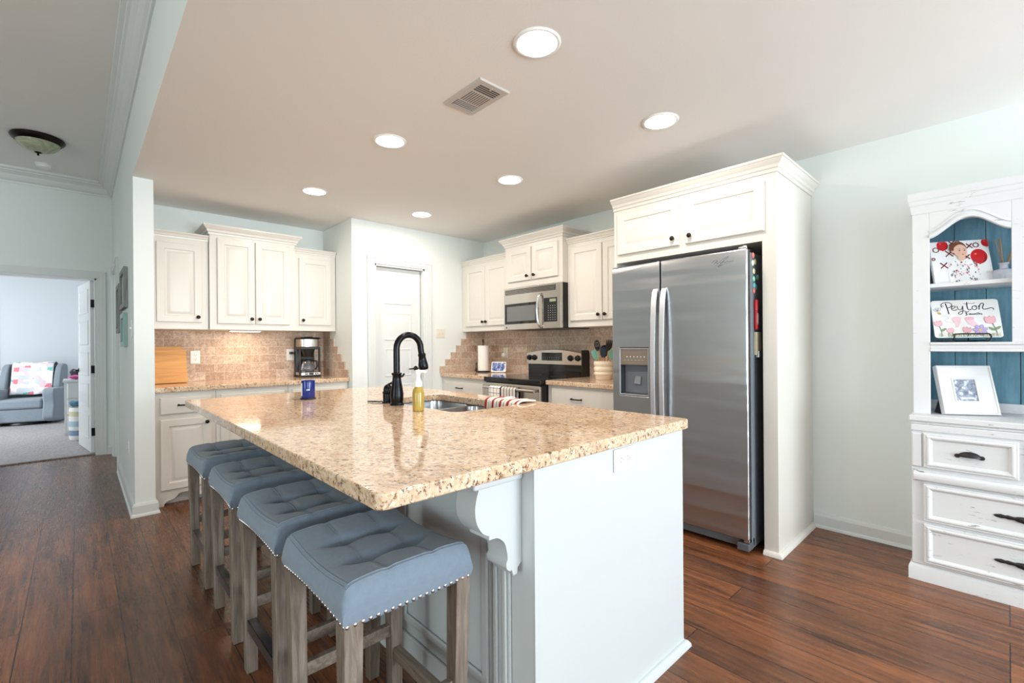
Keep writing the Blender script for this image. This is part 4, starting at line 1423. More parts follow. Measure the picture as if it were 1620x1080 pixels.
# ------------------------------------------------------------------ things on the range side counters
PX, PY = 3.36, 4.075
pt = thing('paper_towel_holder', 'black paper towel holder with cat figure beside backsplash', 'paper towel holder', (PX, PY, 0.914))
MB().lathe([(0.082, 0.914), (0.082, 0.924), (0.01, 0.928), (0.01, 0.93)], (PX, PY, 0), 32).build('base', M['black'], pt, smooth=40)
MB().lathe([(0.006, 0.925), (0.006, 1.25), (0.011, 1.255), (0.011, 1.282), (0.005, 1.288), (0, 1.288)], (PX, PY, 0), 14).build('pole', M['black'], pt, smooth=40)
cat = MB(Matrix.Translation((PX - 0.055, PY + 0.062, 0.924)) @ Matrix.Rotation(R(43), 4, 'Z') @ Matrix.Rotation(R(90), 4, 'X'))
cat.prism(smooth_path([(-0.05, 0.0), (-0.045, 0.02), (-0.02, 0.03), (0.0, 0.055), (0.008, 0.08), (0.010, 0.098), (0.018, 0.088), (0.028, 0.087), (0.036, 0.097), (0.037, 0.075), (0.034, 0.05), (0.038, 0.02), (0.036, 0.0)], 4), -0.008, 0.008)
cat.build('cat_figure', M['black'], pt, bevel=0.003)
M['paper'] = painted('paper', (246, 243, 238), 0.85, 120, 0.2)
tag(MB().lathe([(0.02, 0.932), (0.062, 0.932), (0.062, 1.215), (0.02, 1.215), (0.02, 0.932)], (PX, PY, 0), 36, cap=False).build('paper_towel_roll', M['paper'], smooth=40), 'full white paper towel roll standing on black holder', 'paper towel')
sd = thing('smart_display', 'small white smart display screen leaning by range', 'smart display', (0, 0, 0))
tilt = Matrix.Rotation(R(-14), 4, 'X')
MB(Matrix.Rotation(R(90), 4, 'X')).M
scr = MB(Matrix.Translation((0, 0, 0.006)) @ Matrix.Rotation(R(90 - 14), 4, 'X'))
scr.prism(rrect(-0.088, 0.088, 0, 0.118, 0.014), -0.012, 0.0)
scr.build('housing', M['white_plastic'], sd, bevel=0.003)
M['screen'] = mat('lit_screen', (40, 50, 90), 0.15)
_t = NT(M['screen'])
_n = _t.noise(_t.obj(), 26, 3, 0.6)
_c = _t.ramp(_n, [(0.35, lin((40, 46, 76))), (0.5, lin((110, 124, 168))), (0.62, lin((214, 216, 226)))])
_t.set(_t.b, 'Base Color', _c)
_t.set(_t.b, 'Emission Color', _c)
_t.b.inputs['Emission Strength'].default_value = 0.5
scr = MB(Matrix.Translation((0, 0, 0.006)) @ Matrix.Rotation(R(90 - 14), 4, 'X'))
scr.box(-0.076, 0.076, 0.013, 0.105, 0.0, 0.0008)
scr.build('screen', M['screen'], sd)
MB().tbox((0, 0.04, 0), (0.05, 0.028), (0, 0.03, 0.07), (0.045, 0.008)).build('stand', M['white_plastic'], sd, bevel=0.004)
sd.location = (3.40, 3.865, 0.9142)
sd.rotation_euler = (0, 0, R(-62))


def wall_plate(name, label, face, w, h, kind, m='white_plastic', cat='outlet', group=None):
    """face: centre of the plate on the wall"""
    t = thing(name, label, cat, face.translation, group)
    MB(face).box(-w / 2, w / 2, -h / 2, h / 2, 0, 0.006).build('cover_plate', M[m], t, bevel=0.003)
    if kind == 'outlet' or kind == 'outlet_h':
        for s in (-1, 1):
            mb = MB(face @ (Matrix.Rotation(R(90), 4, 'Z') if kind == 'outlet_h' else Matrix()))
            mb.prism([(x, y + s * 0.0195) for x, y in ellipse(0, 0, 0.0165, 0.0145, 20)], 0.005, 0.0085)
            rc = mb.build('receptacle', M[m], t, bevel=0.001)
            sl = MB(face @ (Matrix.Rotation(R(90), 4, 'Z') if kind == 'outlet_h' else Matrix()))
            sl.box(-0.0075, -0.0055, s * 0.0195 - 0.001, s * 0.0195 + 0.007, 0.0085, 0.0089).box(0.005, 0.0075, s * 0.0195 - 0.001, s * 0.0195 + 0.007, 0.0085, 0.0089)
            sl.poly(ellipse(0, s * 0.0195 - 0.007, 0.0025, 0.0025, 10), 0.0089)
            sl.build('socket_slot', M['grey_plastic'], rc)
    elif kind == 'switch':
        nn = max(1, round(w / 0.06))
        for k in range(nn):
            u = (k - (nn - 1) / 2) * 0.046
            MB(face).box(u - 0.005, u + 0.005, -0.012, 0.012, 0.006, 0.008).prism([(u - 0.004, -0.002), (u + 0.004, -0.002), (u + 0.004, 0.012), (u - 0.004, 0.012)], 0.006, 0.016).build('toggle', M[m], t, bevel=0.001)
    return t


wall_plate('wall_outlet', 'white outlet above counter beside bamboo cutting boards', frame((0.769, YB - 0.0115, 1.13), '-y'), 0.074, 0.118, 'outlet')
wall_plate('wall_outlet', 'white outlet with black plug beside coffee maker', frame((1.582, YB - 0.0115, 1.137), '-y'), 0.074, 0.118, 'outlet')
wall_plate('wall_outlet', 'white outlet turned sideways on island end panel', frame((1.355, IY0 - 0.0065, 0.83), '-y'), 0.118, 0.076, 'outlet_h')
wall_plate('light_switch', 'almond double light switch beside pantry door', frame((2.945, YP - 0.0005, 1.355), '-y'), 0.112, 0.10, 'switch', 'almond', 'light switch')
wall_plate('light_switch', 'white light switch on hall wall near its end', frame((0.2895, 4.40, 1.36), '-x'), 0.074, 0.125, 'switch', 'white_plastic', 'light switch')
wall_plate('wall_outlet', 'white outlet low on hall wall below pictures', frame((0.2895, 4.78, 0.43), '-x'), 0.074, 0.118, 'outlet')
wo = wall_plate('wall_outlet', 'almond outlet on backsplash between paper towels and range', frame((XW - 0.0115, 3.925, 1.13), '-x'), 0.074, 0.118, 'outlet', 'almond')
pw = thing('plug_in_freshener', 'small white plug in device on backsplash outlet beside range', 'plug in device', (XW - 0.03, 3.93, 1.07))
MB(frame((XW - 0.0205, 3.93, 1.105), '-x')).lathe([(0.026, 0), (0.028, 0.01), (0.026, 0.03), (0.018, 0.038), (0, 0.04)], (0, 0, 0), 20).build('housing', M['white_plastic'], pw, smooth=40)

# utensil crock
KX, KY = 3.33, 2.40
M['crock'] = mat('cream_stoneware', (240, 228, 208), 0.25)
ck = [(0.0, 0.9145), (0.066, 0.9145), (0.070, 0.920), (0.070, 0.945), (0.076, 0.953), (0.084, 0.962), (0.084, 0.972), (0.076, 0.982), (0.084, 0.994), (0.086, 1.005), (0.084, 1.018), (0.076, 1.028), (0.084, 1.040), (0.086, 1.055), (0.082, 1.07), (0.076, 1.074), (0.072, 1.07), (0.068, 0.94), (0, 0.935)]
tag(MB().lathe(ck, (KX, KY, 0), 36, cap=False).build('utensil_crock', M['crock'], smooth=40), 'cream ribbed stoneware crock holding utensils beside refrigerator', 'crock')
M['navy'] = flat('navy_silicone', (38, 54, 76), 0.45)
M['mint'] = flat('mint_silicone', (122, 184, 172), 0.45)
M['dark_nylon'] = flat('dark_nylon', (38, 32, 34), 0.4)


def utensil(name, label, foot, tip, head, hm, hole=False):
    """wooden handle from the crock's floor up to the head; the head is built facing the camera"""
    a, b = Vector((KX + foot[0], KY + foot[1], 0.945)), Vector((KX + tip[0], KY + tip[1], tip[2]))
    t = thing(name, label, 'utensil', a, 'utensils in the ribbed crock')
    dirv = (b - a).normalized()
    MB().tube([a, a + (b - a) * 0.5, b], [0.006, 0.0065, 0.005], 8).build('handle', M['spoon_wood'], t, smooth=60)
    view = Vector((-0.62, -0.78, 0))
    side = dirv.cross(view).normalized()
    nn = side.cross(dirv).normalized()
    mm = Matrix.Identity(4)
    for c, vec in enumerate((side, dirv, nn)):
        for r in range(3):
            mm[r][c] = vec[r]
    mm.translation = b
    mb = MB(mm)
    if hole:
        P0 = smooth_path(head, 4, True)
        mb.prism(P0, -0.004, 0.004)
    else:
        mb.prism(smooth_path(head, 4, True), -0.004, 0.004)
    ho = mb.build('head', hm, t, bevel=0.002)
    if hole:
        hb = MB(mm)
        for (x, y) in ((0, 0.035), (-0.012, 0.05), (0.012, 0.05), (0, 0.065), (-0.012, 0.035), (0.012, 0.035), (-0.01, 0.066), (0.01, 0.066)):
            hb.lathe([(0.0038, 0.0041), (0.0038, 0.0046), (0, 0.0046)], (x, y, 0), 10)
        hb.build('slot', M['pale_grey'], ho)
    return t


oval = [(-0.006, -0.01), (0.006, -0.01), (0.022, 0.015), (0.026, 0.045), (0.018, 0.078), (0, 0.088), (-0.018, 0.078), (-0.026, 0.045), (-0.022, 0.015)]
spat = [(-0.006, -0.01), (0.006, -0.01), (0.024, 0.01), (0.028, 0.04), (0.027, 0.075), (0, 0.085), (-0.027, 0.07), (-0.028, 0.03), (-0.02, 0.008)]
big = [(-0.006, -0.01), (0.006, -0.01), (0.032, 0.012), (0.042, 0.045), (0.032, 0.08), (0, 0.094), (-0.032, 0.08), (-0.042, 0.045), (-0.032, 0.012)]
fork = [(-0.006, -0.01), (0.006, -0.01), (0.022, 0.02), (0.028, 0.05), (0.026, 0.085), (0.019, 0.085), (0.017, 0.05), (0.012, 0.085), (0.004, 0.087), (0.002, 0.05), (-0.004, 0.087), (-0.012, 0.085), (-0.016, 0.05), (-0.02, 0.085), (-0.027, 0.082), (-0.027, 0.045), (-0.02, 0.018)]
utensil('slotted_spoon', 'black slotted spoon with wooden handle in ribbed crock', (-0.01, 0.02), (-0.02, 0.045, 1.17), oval, M['dark_nylon'], True)
utensil('ladle', 'dark round ladle behind blue spatula in crock', (0.02, 0.0), (0.02, 0.0, 1.12), big, M['dark_nylon'])
utensil('spatula', 'navy blue spatula with wooden handle in crock', (-0.02, -0.01), (-0.03, -0.02, 1.11), spat, M['navy'])
utensil('turner', 'mint spatula low at crock rim beside slotted spoon', (0.01, 0.03), (-0.005, 0.07, 1.09), spat, M['mint'])
utensil('pasta_fork', 'black pasta fork leaning toward refrigerator in crock', (0.0, -0.02), (-0.01, -0.06, 1.17), fork, M['dark_nylon'])
utensil('scraper', 'mint scraper below pasta fork in crock', (0.02, -0.02), (-0.01, -0.085, 1.10), spat, M['mint'])

# ------------------------------------------------------------------ things on the back counter
gC = 'bamboo cutting boards leaning on the backsplash'


def board(label, x0, x1, y0, h, t, lean, z0=0.9145, r=0.012):
    mb = MB(Matrix.Translation((0, y0, z0)) @ Matrix.Rotation(R(90 - lean), 4, 'X'))
    mb.prism(rrect(x0, x1, 0, h, r, 4), 0, t)
    return tag(mb.build('cutting_board', M['bamboo'], bevel=0.003, origin=((x0 + x1) / 2, y0, z0)), label, 'cutting board', gC)


board('tallest bamboo cutting board, rearmost against the tile', 0.425, 0.665, 4.965, 0.315, 0.018, 8)
board('middle bamboo cutting board in front of the tallest', 0.425, 0.690, 4.905, 0.285, 0.020, 10)
board('small low bamboo board standing in front of other boards', 0.425, 0.690, 4.868, 0.085, 0.022, 10)
M['brew_steel'] = make_steel('brewer_steel', (196, 190, 184), 0.25, False)
cfm = thing('coffee_maker', 'black and stainless drip coffee maker with glass carafe', 'coffee maker', (1.70, 4.86, 0.914))
x0, x1, yf, yb_ = 1.598, 1.802, 4.77, 4.985
MB().box(x0, x1, yf, yb_, 0.915, 0.93).box(x0 + 0.01, x1 - 0.01, yb_ - 0.05, yb_, 0.93, 1.30).box(x0, x0 + 0.014, yf + 0.02, yf + 0.05, 0.93, 1.215).box(x1 - 0.014, x1, yf + 0.02, yf + 0.05, 0.93, 1.215).box(x0 + 0.006, x1 - 0.006, yf + 0.01, yb_ - 0.05, 1.19, 1.215).build('body', M['black'], cfm, bevel=0.006, bseg=3)
MB().box(x0 + 0.006, x1 - 0.006, yf - 0.002, yf + 0.16, 0.93, 0.962).build('control_base', M['brew_steel'], cfm, bevel=0.006)
bm_ = MB()
for u in (0.045, 0.06, 0.14, 0.16):
    bm_.box(x0 + u, x0 + u + 0.012, yf - 0.0035, yf - 0.002, 0.940, 0.952)
bm_.box(x0 + 0.082, x0 + 0.125, yf - 0.0035, yf - 0.002, 0.937, 0.956)
bm_.build('button', M['black'], cfm)
MB().prism(rrect(x0 + 0.004, x1 - 0.004, yf, yb_ - 0.02, 0.06, 6), 1.215, 1.295).build('reservoir_band', M['brew_steel'], cfm, bevel=0.004)
MB().tbox(((x0 + x1) / 2, yf + 0.09, 1.295), (0.104, 0.092), ((x0 + x1) / 2, yf + 0.09, 1.312), (0.092, 0.08)).box((x0 + x1) / 2 - 0.03, (x0 + x1) / 2 + 0.03, yf + 0.02, yf + 0.1, 1.31, 1.318).build('lid', M['black'], cfm, bevel=0.005)
MB().lathe([(0.04, 1.115), (0.045, 1.118), (0.066, 1.19), (0.075, 1.215), (0, 1.215)], ((x0 + x1) / 2, yf + 0.085, 0), 24).build('brew_basket', M['black'], cfm, smooth=40)
M['carafe'] = mat('carafe_glass', (235, 235, 235), 0.03)
M['carafe'].node_tree.nodes['Principled BSDF'].inputs['Transmission Weight'].default_value = 0.9
cc = ((x0 + x1) / 2, yf + 0.085, 0)
cr = MB().lathe([(0.0, 0.964), (0.05, 0.964), (0.063, 0.975), (0.066, 1.0), (0.06, 1.03), (0.046, 1.06), (0.044, 1.07)], cc, 28, cap=False).build('carafe', M['carafe'], cfm, smooth=50)
MB().lathe([(0.047, 1.066), (0.047, 1.08), (0.03, 1.088), (0, 1.09)], cc, 24).tube([(cc[0] + 0.045, cc[1] - 0.02, 1.075), (cc[0] + 0.07, cc[1] - 0.045, 1.07), (cc[0] + 0.075, cc[1] - 0.05, 1.02), (cc[0] + 0.06, cc[1] - 0.035, 0.985)], [0.008, 0.009, 0.010, 0.008], 8).build('carafe_handle', M['black'], cr, smooth=50)
MB().tube(smooth_path([(1.582, YB - 0.045, 1.155), (1.60, YB - 0.07, 1.15), (1.585, YB - 0.14, 1.08), (1.575, YB - 0.17, 0.99), (1.578, YB - 0.17, 0.93), (1.592, YB - 0.15, 0.922), (1.61, YB - 0.06, 0.925)], 6), 0.0038, 8).box(1.568, 1.596, YB - 0.055, YB - 0.0205, 1.142, 1.168).build('power_cord', M['black'], cfm, smooth=50)
# under-cabinet puck lights over the counter (lit)
M['puck'] = emis('puck_glow', (1.0, 0.82, 0.62), 6)
for k, (x, y, lab) in enumerate(((1.12, 4.80, 'slim lit under cabinet light below tallest upper cabinet'),)):
    ul = thing('under_cabinet_light', lab, 'light', (x, y, 1.36))
    MB().box(x - 0.13, x + 0.13, y - 0.03, y + 0.03, 1.36, 1.3715).build('housing', M['white_plastic'], ul, bevel=0.002)
    MB().box(x - 0.12, x + 0.12, y - 0.022, y + 0.022, 1.3585, 1.36).build('lens', M['puck'], ul)
    area('under_cabinet_glow', (x, y, 1.355), (x, y + 0.03, 0), 0.24, 0.04, 1.3, (1.0, 0.80, 0.6))

# ------------------------------------------------------------------ ceiling fittings
M['lamp_glow'] = emis('lamp_glow', (1.0, 0.95, 0.88), 9)
can_names = {(0, 0): 'recessed ceiling light nearest camera, above island corner', (1, 0): 'recessed ceiling light in front of refrigerator', (0, 1): 'recessed ceiling light above middle of island, past air vent',
             (1, 1): 'recessed ceiling light in front of the range cabinets', (0, 2): 'recessed ceiling light in front of back wall upper cabinets', (1, 2): 'recessed ceiling light in front of pantry door'}
for i, x in enumerate((1.38, 2.367)):
    for j, y in enumerate((1.312, 2.542, 3.768)):
        cl = thing('recessed_light', can_names[(i, j)], 'ceiling light', (x, y, CZ), 'recessed lights in the kitchen ceiling')
        MB().lathe([(0.090, CZ - 0.008), (0.095, CZ - 0.006), (0.098, CZ - 0.0005), (0.082, CZ - 0.0005), (0.082, CZ - 0.006), (0.090, CZ - 0.008)], (x, y, 0), 40, cap=False).build('trim_ring', M['white_plastic'], cl, smooth=40)
        MB().lathe([(0.0825, CZ - 0.002), (0.065, CZ - 0.011), (0.035, CZ - 0.017), (0.0, CZ - 0.019)], (x, y, 0), 32, cap=False).build('lens', M['lamp_glow'], cl, smooth=60)
        area('recessed_glow', (x, y, CZ - 0.021), (x, y, 0), 0.13, 0.13, 6.8, (1.0, 0.88, 0.76), 'DISK')
vx0, vx1, vy0, vy1 = 1.36, 1.55, 1.655, 1.955
av = thing('air_vent', 'grey metal air register in kitchen ceiling', 'air vent', ((vx0 + vx1) / 2, (vy0 + vy1) / 2, CZ))
M['vent_metal'] = mat('vent_enamel', (196, 190, 184), 0.4)
vf = frame((0, 0, CZ), '-z')      # local y = -world y
MB(vf).nested(vx0, vx1, -vy1, -vy0, [(0, 0), (0.006, 0.008)]).build('face_plate', M['vent_metal'], av)
M['vent_shade'] = mat('vent_slot_shade', (104, 94, 86), 0.6)  # shade inside the slots, put into the colour
M['vent_lit'] = mat('vent_louver_lit', (246, 246, 244), 0.35)  # same enamel made brighter: light on the tilted louvers put into the colour
sl = MB(vf)
for k in range(4):
    yy = vy0 + 0.040 + k * 0.0145
    sl.box(vx0 + 0.032, vx1 - 0.032, -yy - 0.0085, -yy, 0.008, 0.0083)
sl.build('louver_slot_shade', M['black'], av)  # flat black strips on a solid plate, painting the shade of the openings
sl = MB(vf)
for k in range(9):
    xx = vx0 + 0.036 + k * 0.0138
    sl.box(xx, xx + 0.0062, -vy1 + 0.098, -vy0 - 0.108, 0.008, 0.0083)
sl.build('louver_slot_shade', M['vent_shade'], av)
MB(vf).box(vx0 + 0.030, vx1 - 0.030, -vy1 + 0.030, -vy1 + 0.086, 0.008, 0.0083).build('louver_slot_shade', M['vent_shade'], av)
for k in range(4):
    yy = -vy1 + 0.034 + k * 0.0137
    MB(vf).add([(vx0 + 0.032, yy, 0.0085), (vx1 - 0.032, yy, 0.0085), (vx1 - 0.032, yy + 0.0085, 0.012), (vx0 + 0.032, yy + 0.0085, 0.012)], [(0, 1, 2, 3)]).build('louver', M['vent_lit'], av, solid=0.0008)
MB(vf).box((vx0 + vx1) / 2 - 0.002, (vx0 + vx1) / 2 + 0.002, -vy0 - 0.045, -vy0 - 0.026, 0.008, 0.013).build('damper_lever', M['vent_metal'], av)

# hall flush light and smoke alarm
hl = thing('flush_mount_light', 'unlit bronze flush light with glass bowl on hall ceiling', 'ceiling light', (-0.255, 5.90, HZ))
MB().lathe([(0.175, HZ - 0.001), (0.18, HZ - 0.012), (0.172, HZ - 0.03), (0.15, HZ - 0.05), (0.14, HZ - 0.05), (0.14, HZ - 0.001)], (-0.255, 5.90, 0), 40, cap=False).build('rim', M['bronze'], hl, smooth=40)
M['alabaster'] = mat('alabaster_glass', (170, 178, 150), 0.25)
_t = NT(M['alabaster'])
_n = _t.noise(_t.obj(), 9, 4, 0.6, 1.5)
_t.set(_t.b, 'Base Color', _t.ramp(_n, [(0.3, lin((140, 148, 122))), (0.7, lin((194, 200, 176)))]))
MB().lathe([(0.145, HZ - 0.046), (0.135, HZ - 0.075), (0.105, HZ - 0.105), (0.06, HZ - 0.125), (0.02, HZ - 0.132), (0, HZ - 0.132)], (-0.255, 5.90, 0), 40, cap=False).build('glass_bowl', M['alabaster'], hl, smooth=60)
MB().lathe([(0.028, HZ - 0.130), (0.02, HZ - 0.138), (0.008, HZ - 0.142), (0.007, HZ - 0.15), (0.009, HZ - 0.155), (0, HZ - 0.162)], (-0.255, 5.90, 0), 20).build('finial', M['bronze'], hl, smooth=40)
sa = thing('smoke_alarm', 'round white smoke alarm on hall ceiling beyond flush light', 'smoke alarm', (-0.25, 6.72, HZ))
MB().lathe([(0.068, HZ - 0.0005), (0.068, HZ - 0.012), (0.06, HZ - 0.014), (0.056, HZ - 0.03), (0.04, HZ - 0.038), (0, HZ - 0.04)], (-0.25, 6.72, 0), 32).build('housing', M['white_plastic'], sa, smooth=40)

# ------------------------------------------------------------------ pictures on the hall wall
gP = 'pictures on the hall wall'
M['pic_art'] = painted('grey_green_print', (150, 176, 172), 0.4, 12, 0.0)
for lab, y0, y1, z0, z1, fm in (('tall grey barn wood picture frame on hall wall', 4.80, 5.30, 1.545, 1.87, 'frame_wood'), ('lower green tinted picture on hall wall under barn wood frame', 4.86, 5.24, 1.23, 1.505, 'pic_art'),
                                ('narrow dark picture frame farther along hall wall', 5.45, 5.85, 1.36, 1.80, 'frame_wood')):
    t = thing('picture_frame', lab, 'picture', (0.28, (y0 + y1) / 2, z0), gP)
    ff_ = frame((0.2895, 0, 0), '-x')
    MB(ff_).holed(-y1, -y0, z0, z1, -y1 + 0.04, -y0 - 0.04, z0 + 0.04, z1 - 0.04, 0, 0.028).build('frame', M[fm], t, bevel=0.002)
    MB(ff_).box(-y1 + 0.04, -y0 - 0.04, z0 + 0.04, z1 - 0.04, 0.004, 0.012).build('print', M['pic_art'], t)

# ------------------------------------------------------------------ hutch
HX_, HYA, HYB = 3.14, 0.348, -0.80
hu = thing('hutch', 'distressed white hutch with blue back boards against kitchen wall', 'hutch', (3.35, (HYA + HYB) / 2, 0))
hm = frame((HX_, HYA, 0), '-x')       # local x = .348 - y
HW = HYA - HYB
MB(hm).box(0.004, HW - 0.004, 0.085, 0.80, -0.42, 0).build('base_case', M['hutch'], hu, bevel=0.004)
PL = [(0, 0), (0.010, 0), (0.010, 0.062), (0.006, 0.074), (0.003, 0.080), (0, 0.088)]
MB(hm).sweep([(0, -0.42), (0, -0.008), (HW, -0.008), (HW, -0.42)], PL, 1).box(0.0, HW, 0.0, 0.088, -0.42, -0.008).build('plinth', M['hutch'], hu, smooth=25)
MB(hm).sweep([(0.015, 0), (HW - 0.015, 0)], [(0, 0.51), (0.012, 0.512), (0.022, 0.52), (0.027, 0.535), (0.024, 0.55), (0.014, 0.56), (0, 0.562)], 1).build('waist_moulding', M['hutch'], hu, smooth=30)
MB(hm).box(-0.004, HW + 0.004, 0.815, 0.845, -0.425, 0.014).box(0.0, HW, 0.80, 0.815, -0.425, 0.004).box(0.002, HW - 0.002, 0.765, 0.80, -0.42, 0.009).build('deck', M['hutch'], hu, bevel=0.006, bseg=3)
HD = [(0, 0), (0, 0.012), (0.004, 0.016), (0.010, 0.016), (0.016, 0.021), (0.022, 0.021), (0.034, 0.010), (0.037, 0.010)]
M['iron'] = mat('cast_iron', (54, 50, 52), 0.45, 0.7)


def cup_pull(u, v, parent):
    mb = MB(hm)
    nn, k2 = 14, 6
    vs, fs = [], []
    for i in range(nn + 1):
        a = PI * i / nn
        for j in range(k2 + 1):
            b = PI / 2 * j / k2
            vs.append((u + 0.042 * math.cos(a) * 1.0, v - 0.010 + 0.026 * math.sin(a) * math.cos(b), 0.010 + 0.024 * math.sin(a) * math.sin(b)))
    for i in range(nn):
        for j in range(k2):
            fs.append((i * (k2 + 1) + j, (i + 1) * (k2 + 1) + j, (i + 1) * (k2 + 1) + j + 1, i * (k2 + 1) + j + 1))
    mb.add(vs, fs)
    for s in (-1, 1):
        mb.prism([(u + s * 0.042 + x, v - 0.008 + y) for x, y in ellipse(0, 0, 0.011, 0.010, 12)], 0.010, 0.014)
    mb.build('cup_pull', M['iron'], parent, smooth=60, fix=False)


def leaf_pull(u, v, parent):
    mb = MB(hm)
    pts, rs = [], []
    L = 0.095
    prof = [(-1, 0.001), (-0.93, 0.006), (-0.75, 0.010), (-0.6, 0.007), (-0.52, 0.0095), (-0.4, 0.008), (-0.3, 0.007), (-0.18, 0.012), (0, 0.015), (0.18, 0.012), (0.3, 0.007), (0.4, 0.008), (0.52, 0.0095), (0.6, 0.007), (0.75, 0.010), (0.93, 0.006), (1, 0.001)]
    for a, r in prof:
        pts.append((u + a * L, v, 0.012 + 0.012 * math.exp(-(a / 0.35) ** 2)))
        rs.append(r)
    mb.tube(pts, rs, 10, flatten=0.6)
    mb.ball((u, v, 0.026), 0.014, 14, 8, (1, 1, 0.7))
    mb.build('leaf_pull', M['iron'], parent, smooth=50)


hu_u = lambda y: HYA - y
for k in range(3):
    u0 = hu_u(0.295) + k * 0.366
    d_ = MB(hm).nested(u0, u0 + 0.328, 0.583, 0.757, HD).build('small_drawer', M['hutch'], hu, smooth=20)
    cup_pull(u0 + 0.166, 0.672, d_)
for z0, z1 in ((0.312, 0.503), (0.100, 0.298)):
    d_ = MB(hm).nested(hu_u(0.297), HW - hu_u(0.297), z0, z1, [(a, b) for a, b in HD]).build('wide_drawer', M['hutch'], hu, smooth=20)
    for yy in (-0.045, -0.405):
        leaf_pull(hu_u(yy), (z0 + z1) / 2, d_)
for u in (0.008, HW - 0.045):
    MB(hm).nested(u, u + 0.037, 0.585, 0.755, [(0, 0), (0, 0.008), (0.004, 0.012), (0.010, 0.012)]).build('corner_block', M['hutch'], hu, smooth=20)
# upper part
UXH = 3.225
um = frame((UXH, HYA - 0.007, 0), '-x')      # local x = .341 - y
UW = HW - 0.014
uu = lambda y: HYA - 0.007 - y
zt, z1h = 0.845, 1.89
MB(um).box(0, 0.02, zt, z1h, -0.32, 0).build('side_board', M['hutch'], hu, bevel=0.002)
MB(um).box(UW - 0.02, UW, zt, z1h, -0.32, 0).build('side_board', M['hutch'], hu, bevel=0.002)
o1a, o1b = uu(0.274), uu(-0.014)
o2a, o2b = o1b + 0.075, UW - (o1b + 0.075)
o3a, o3b = UW - o1b, UW - o1a
MB(um).box(0, o1a, zt, z1h, 0, 0.02).build('stile', M['hutch'], hu, bevel=0.002)
MB(um).box(UW - o1a, UW, zt, z1h, 0, 0.02).build('stile', M['hutch'], hu, bevel=0.002)
for a, b in ((o1b, o2a), (o2b, o3a)):
    MB(um).box(a, b, 1.217, z1h, 0, 0.02).build('stile', M['hutch'], hu, bevel=0.002)


def arch_board(a, b):
    w = b - a
    pts = [(a, z1h), (a, 1.752)]
    curve = []
    for k in range(0, 33):
        t = k / 32
        s = 0.5 - 0.5 * math.cos(2 * PI * t)
        curve.append((a + w * t, 1.752 + 0.082 * s ** 0.8))
    pts = [(a, z1h)] + curve + [(b, z1h)]
    MB(um).prism(pts, 0.0, 0.02).build('arch_board', M['hutch'], hu, bevel=0.002)
    for off, wd, hh in ((0.010, 0.016, 0.027), (0.036, 0.008, 0.024)):
        mb = MB(um)
        lo = [(x, y + off - wd / 2) for x, y in curve]
        hi = [(x, y + off + wd / 2) for x, y in curve]
        kk = len(lo)
        mb.add([(x, y, 0.02) for x, y in lo] + [(x, y, hh) for x, y in lo] + [(x, y, hh) for x, y in hi] + [(x, y, 0.02) for x, y in hi],
               [(q * kk + i, q * kk + i + 1, ((q + 1) % 4) * kk + i + 1, ((q + 1) % 4) * kk + i) for q in range(4) for i in range(kk - 1)])
        mb.build('arch_moulding', M['hutch'], hu, bevel=0.002)


for a, b in ((o1a, o1b), (o2a, o2b), (o3a, o3b)):
    arch_board(a, b)
MB(um).box(0.02, UW - 0.02, 1.500, 1.520, -0.305, -0.005).build('shelf', M['hutch'], hu, bevel=0.002)
sh = MB(um)
sh.box(0.02, UW - 0.02, 1.170, 1.217, -0.305, 0.0).box(o1a, UW - o1a, 1.170, 1.186, 0, 0.026).box(o1a, UW - o1a, 1.186, 1.204, 0, 0.020).box(o1a, UW - o1a, 1.204, 1.217, 0, 0.026)
sh.build('shelf', M['hutch'], hu, bevel=0.003)
MB(um).sweep([(0, -0.32), (0, 0.02), (UW, 0.02), (UW, -0.32)], [(0, 1.885), (0.003, 1.885), (0.003, 1.905), (0.006, 1.912), (0.006, 1.925), (0.010, 1.932), (0.010, 1.95), (0.014, 1.956), (0.015, 1.965), (0.015, 1.992), (0, 1.992)], 1).box(0, UW, 1.885, 1.985, -0.32, 0.015).build('cornice', M['hutch'], hu, smooth=25)
nb = 9
bw = (UW - 0.04) / nb
for k in range(nb):
    MB(um).box(0.02 + k * bw + 0.001, 0.02 + (k + 1) * bw - 0.001, zt, 1.89, -0.316, -0.306).build('back_board', M['hutch_blue'], hu, bevel=0.003)
MB(um).box(0.02, UW - 0.02, zt, zt + 0.05, -0.306, -0.292).build('back_rail', M['hutch'], hu, bevel=0.003)

# -- things on the hutch
PC = {}


def pc(name, c, rough=0.55):
    if name not in PC:
        PC[name] = flat('print_' + name, c, rough)
    return PC[name]


def picture_root(name, label, cat, x, y, z, rz, lean, group=None):
    """root whose local x runs along the picture, y up the leaning face, z out of it"""
    t = thing(name, label, cat, (0, 0, 0), group)
    ax = Matrix.Translation((x, y, z)) @ Matrix.Rotation(R(rz), 4, 'Z') @ frame((0, 0, 0), '-x') @ Matrix.Rotation(R(-lean), 4, 'X')
    t.matrix_world = ax
    return t


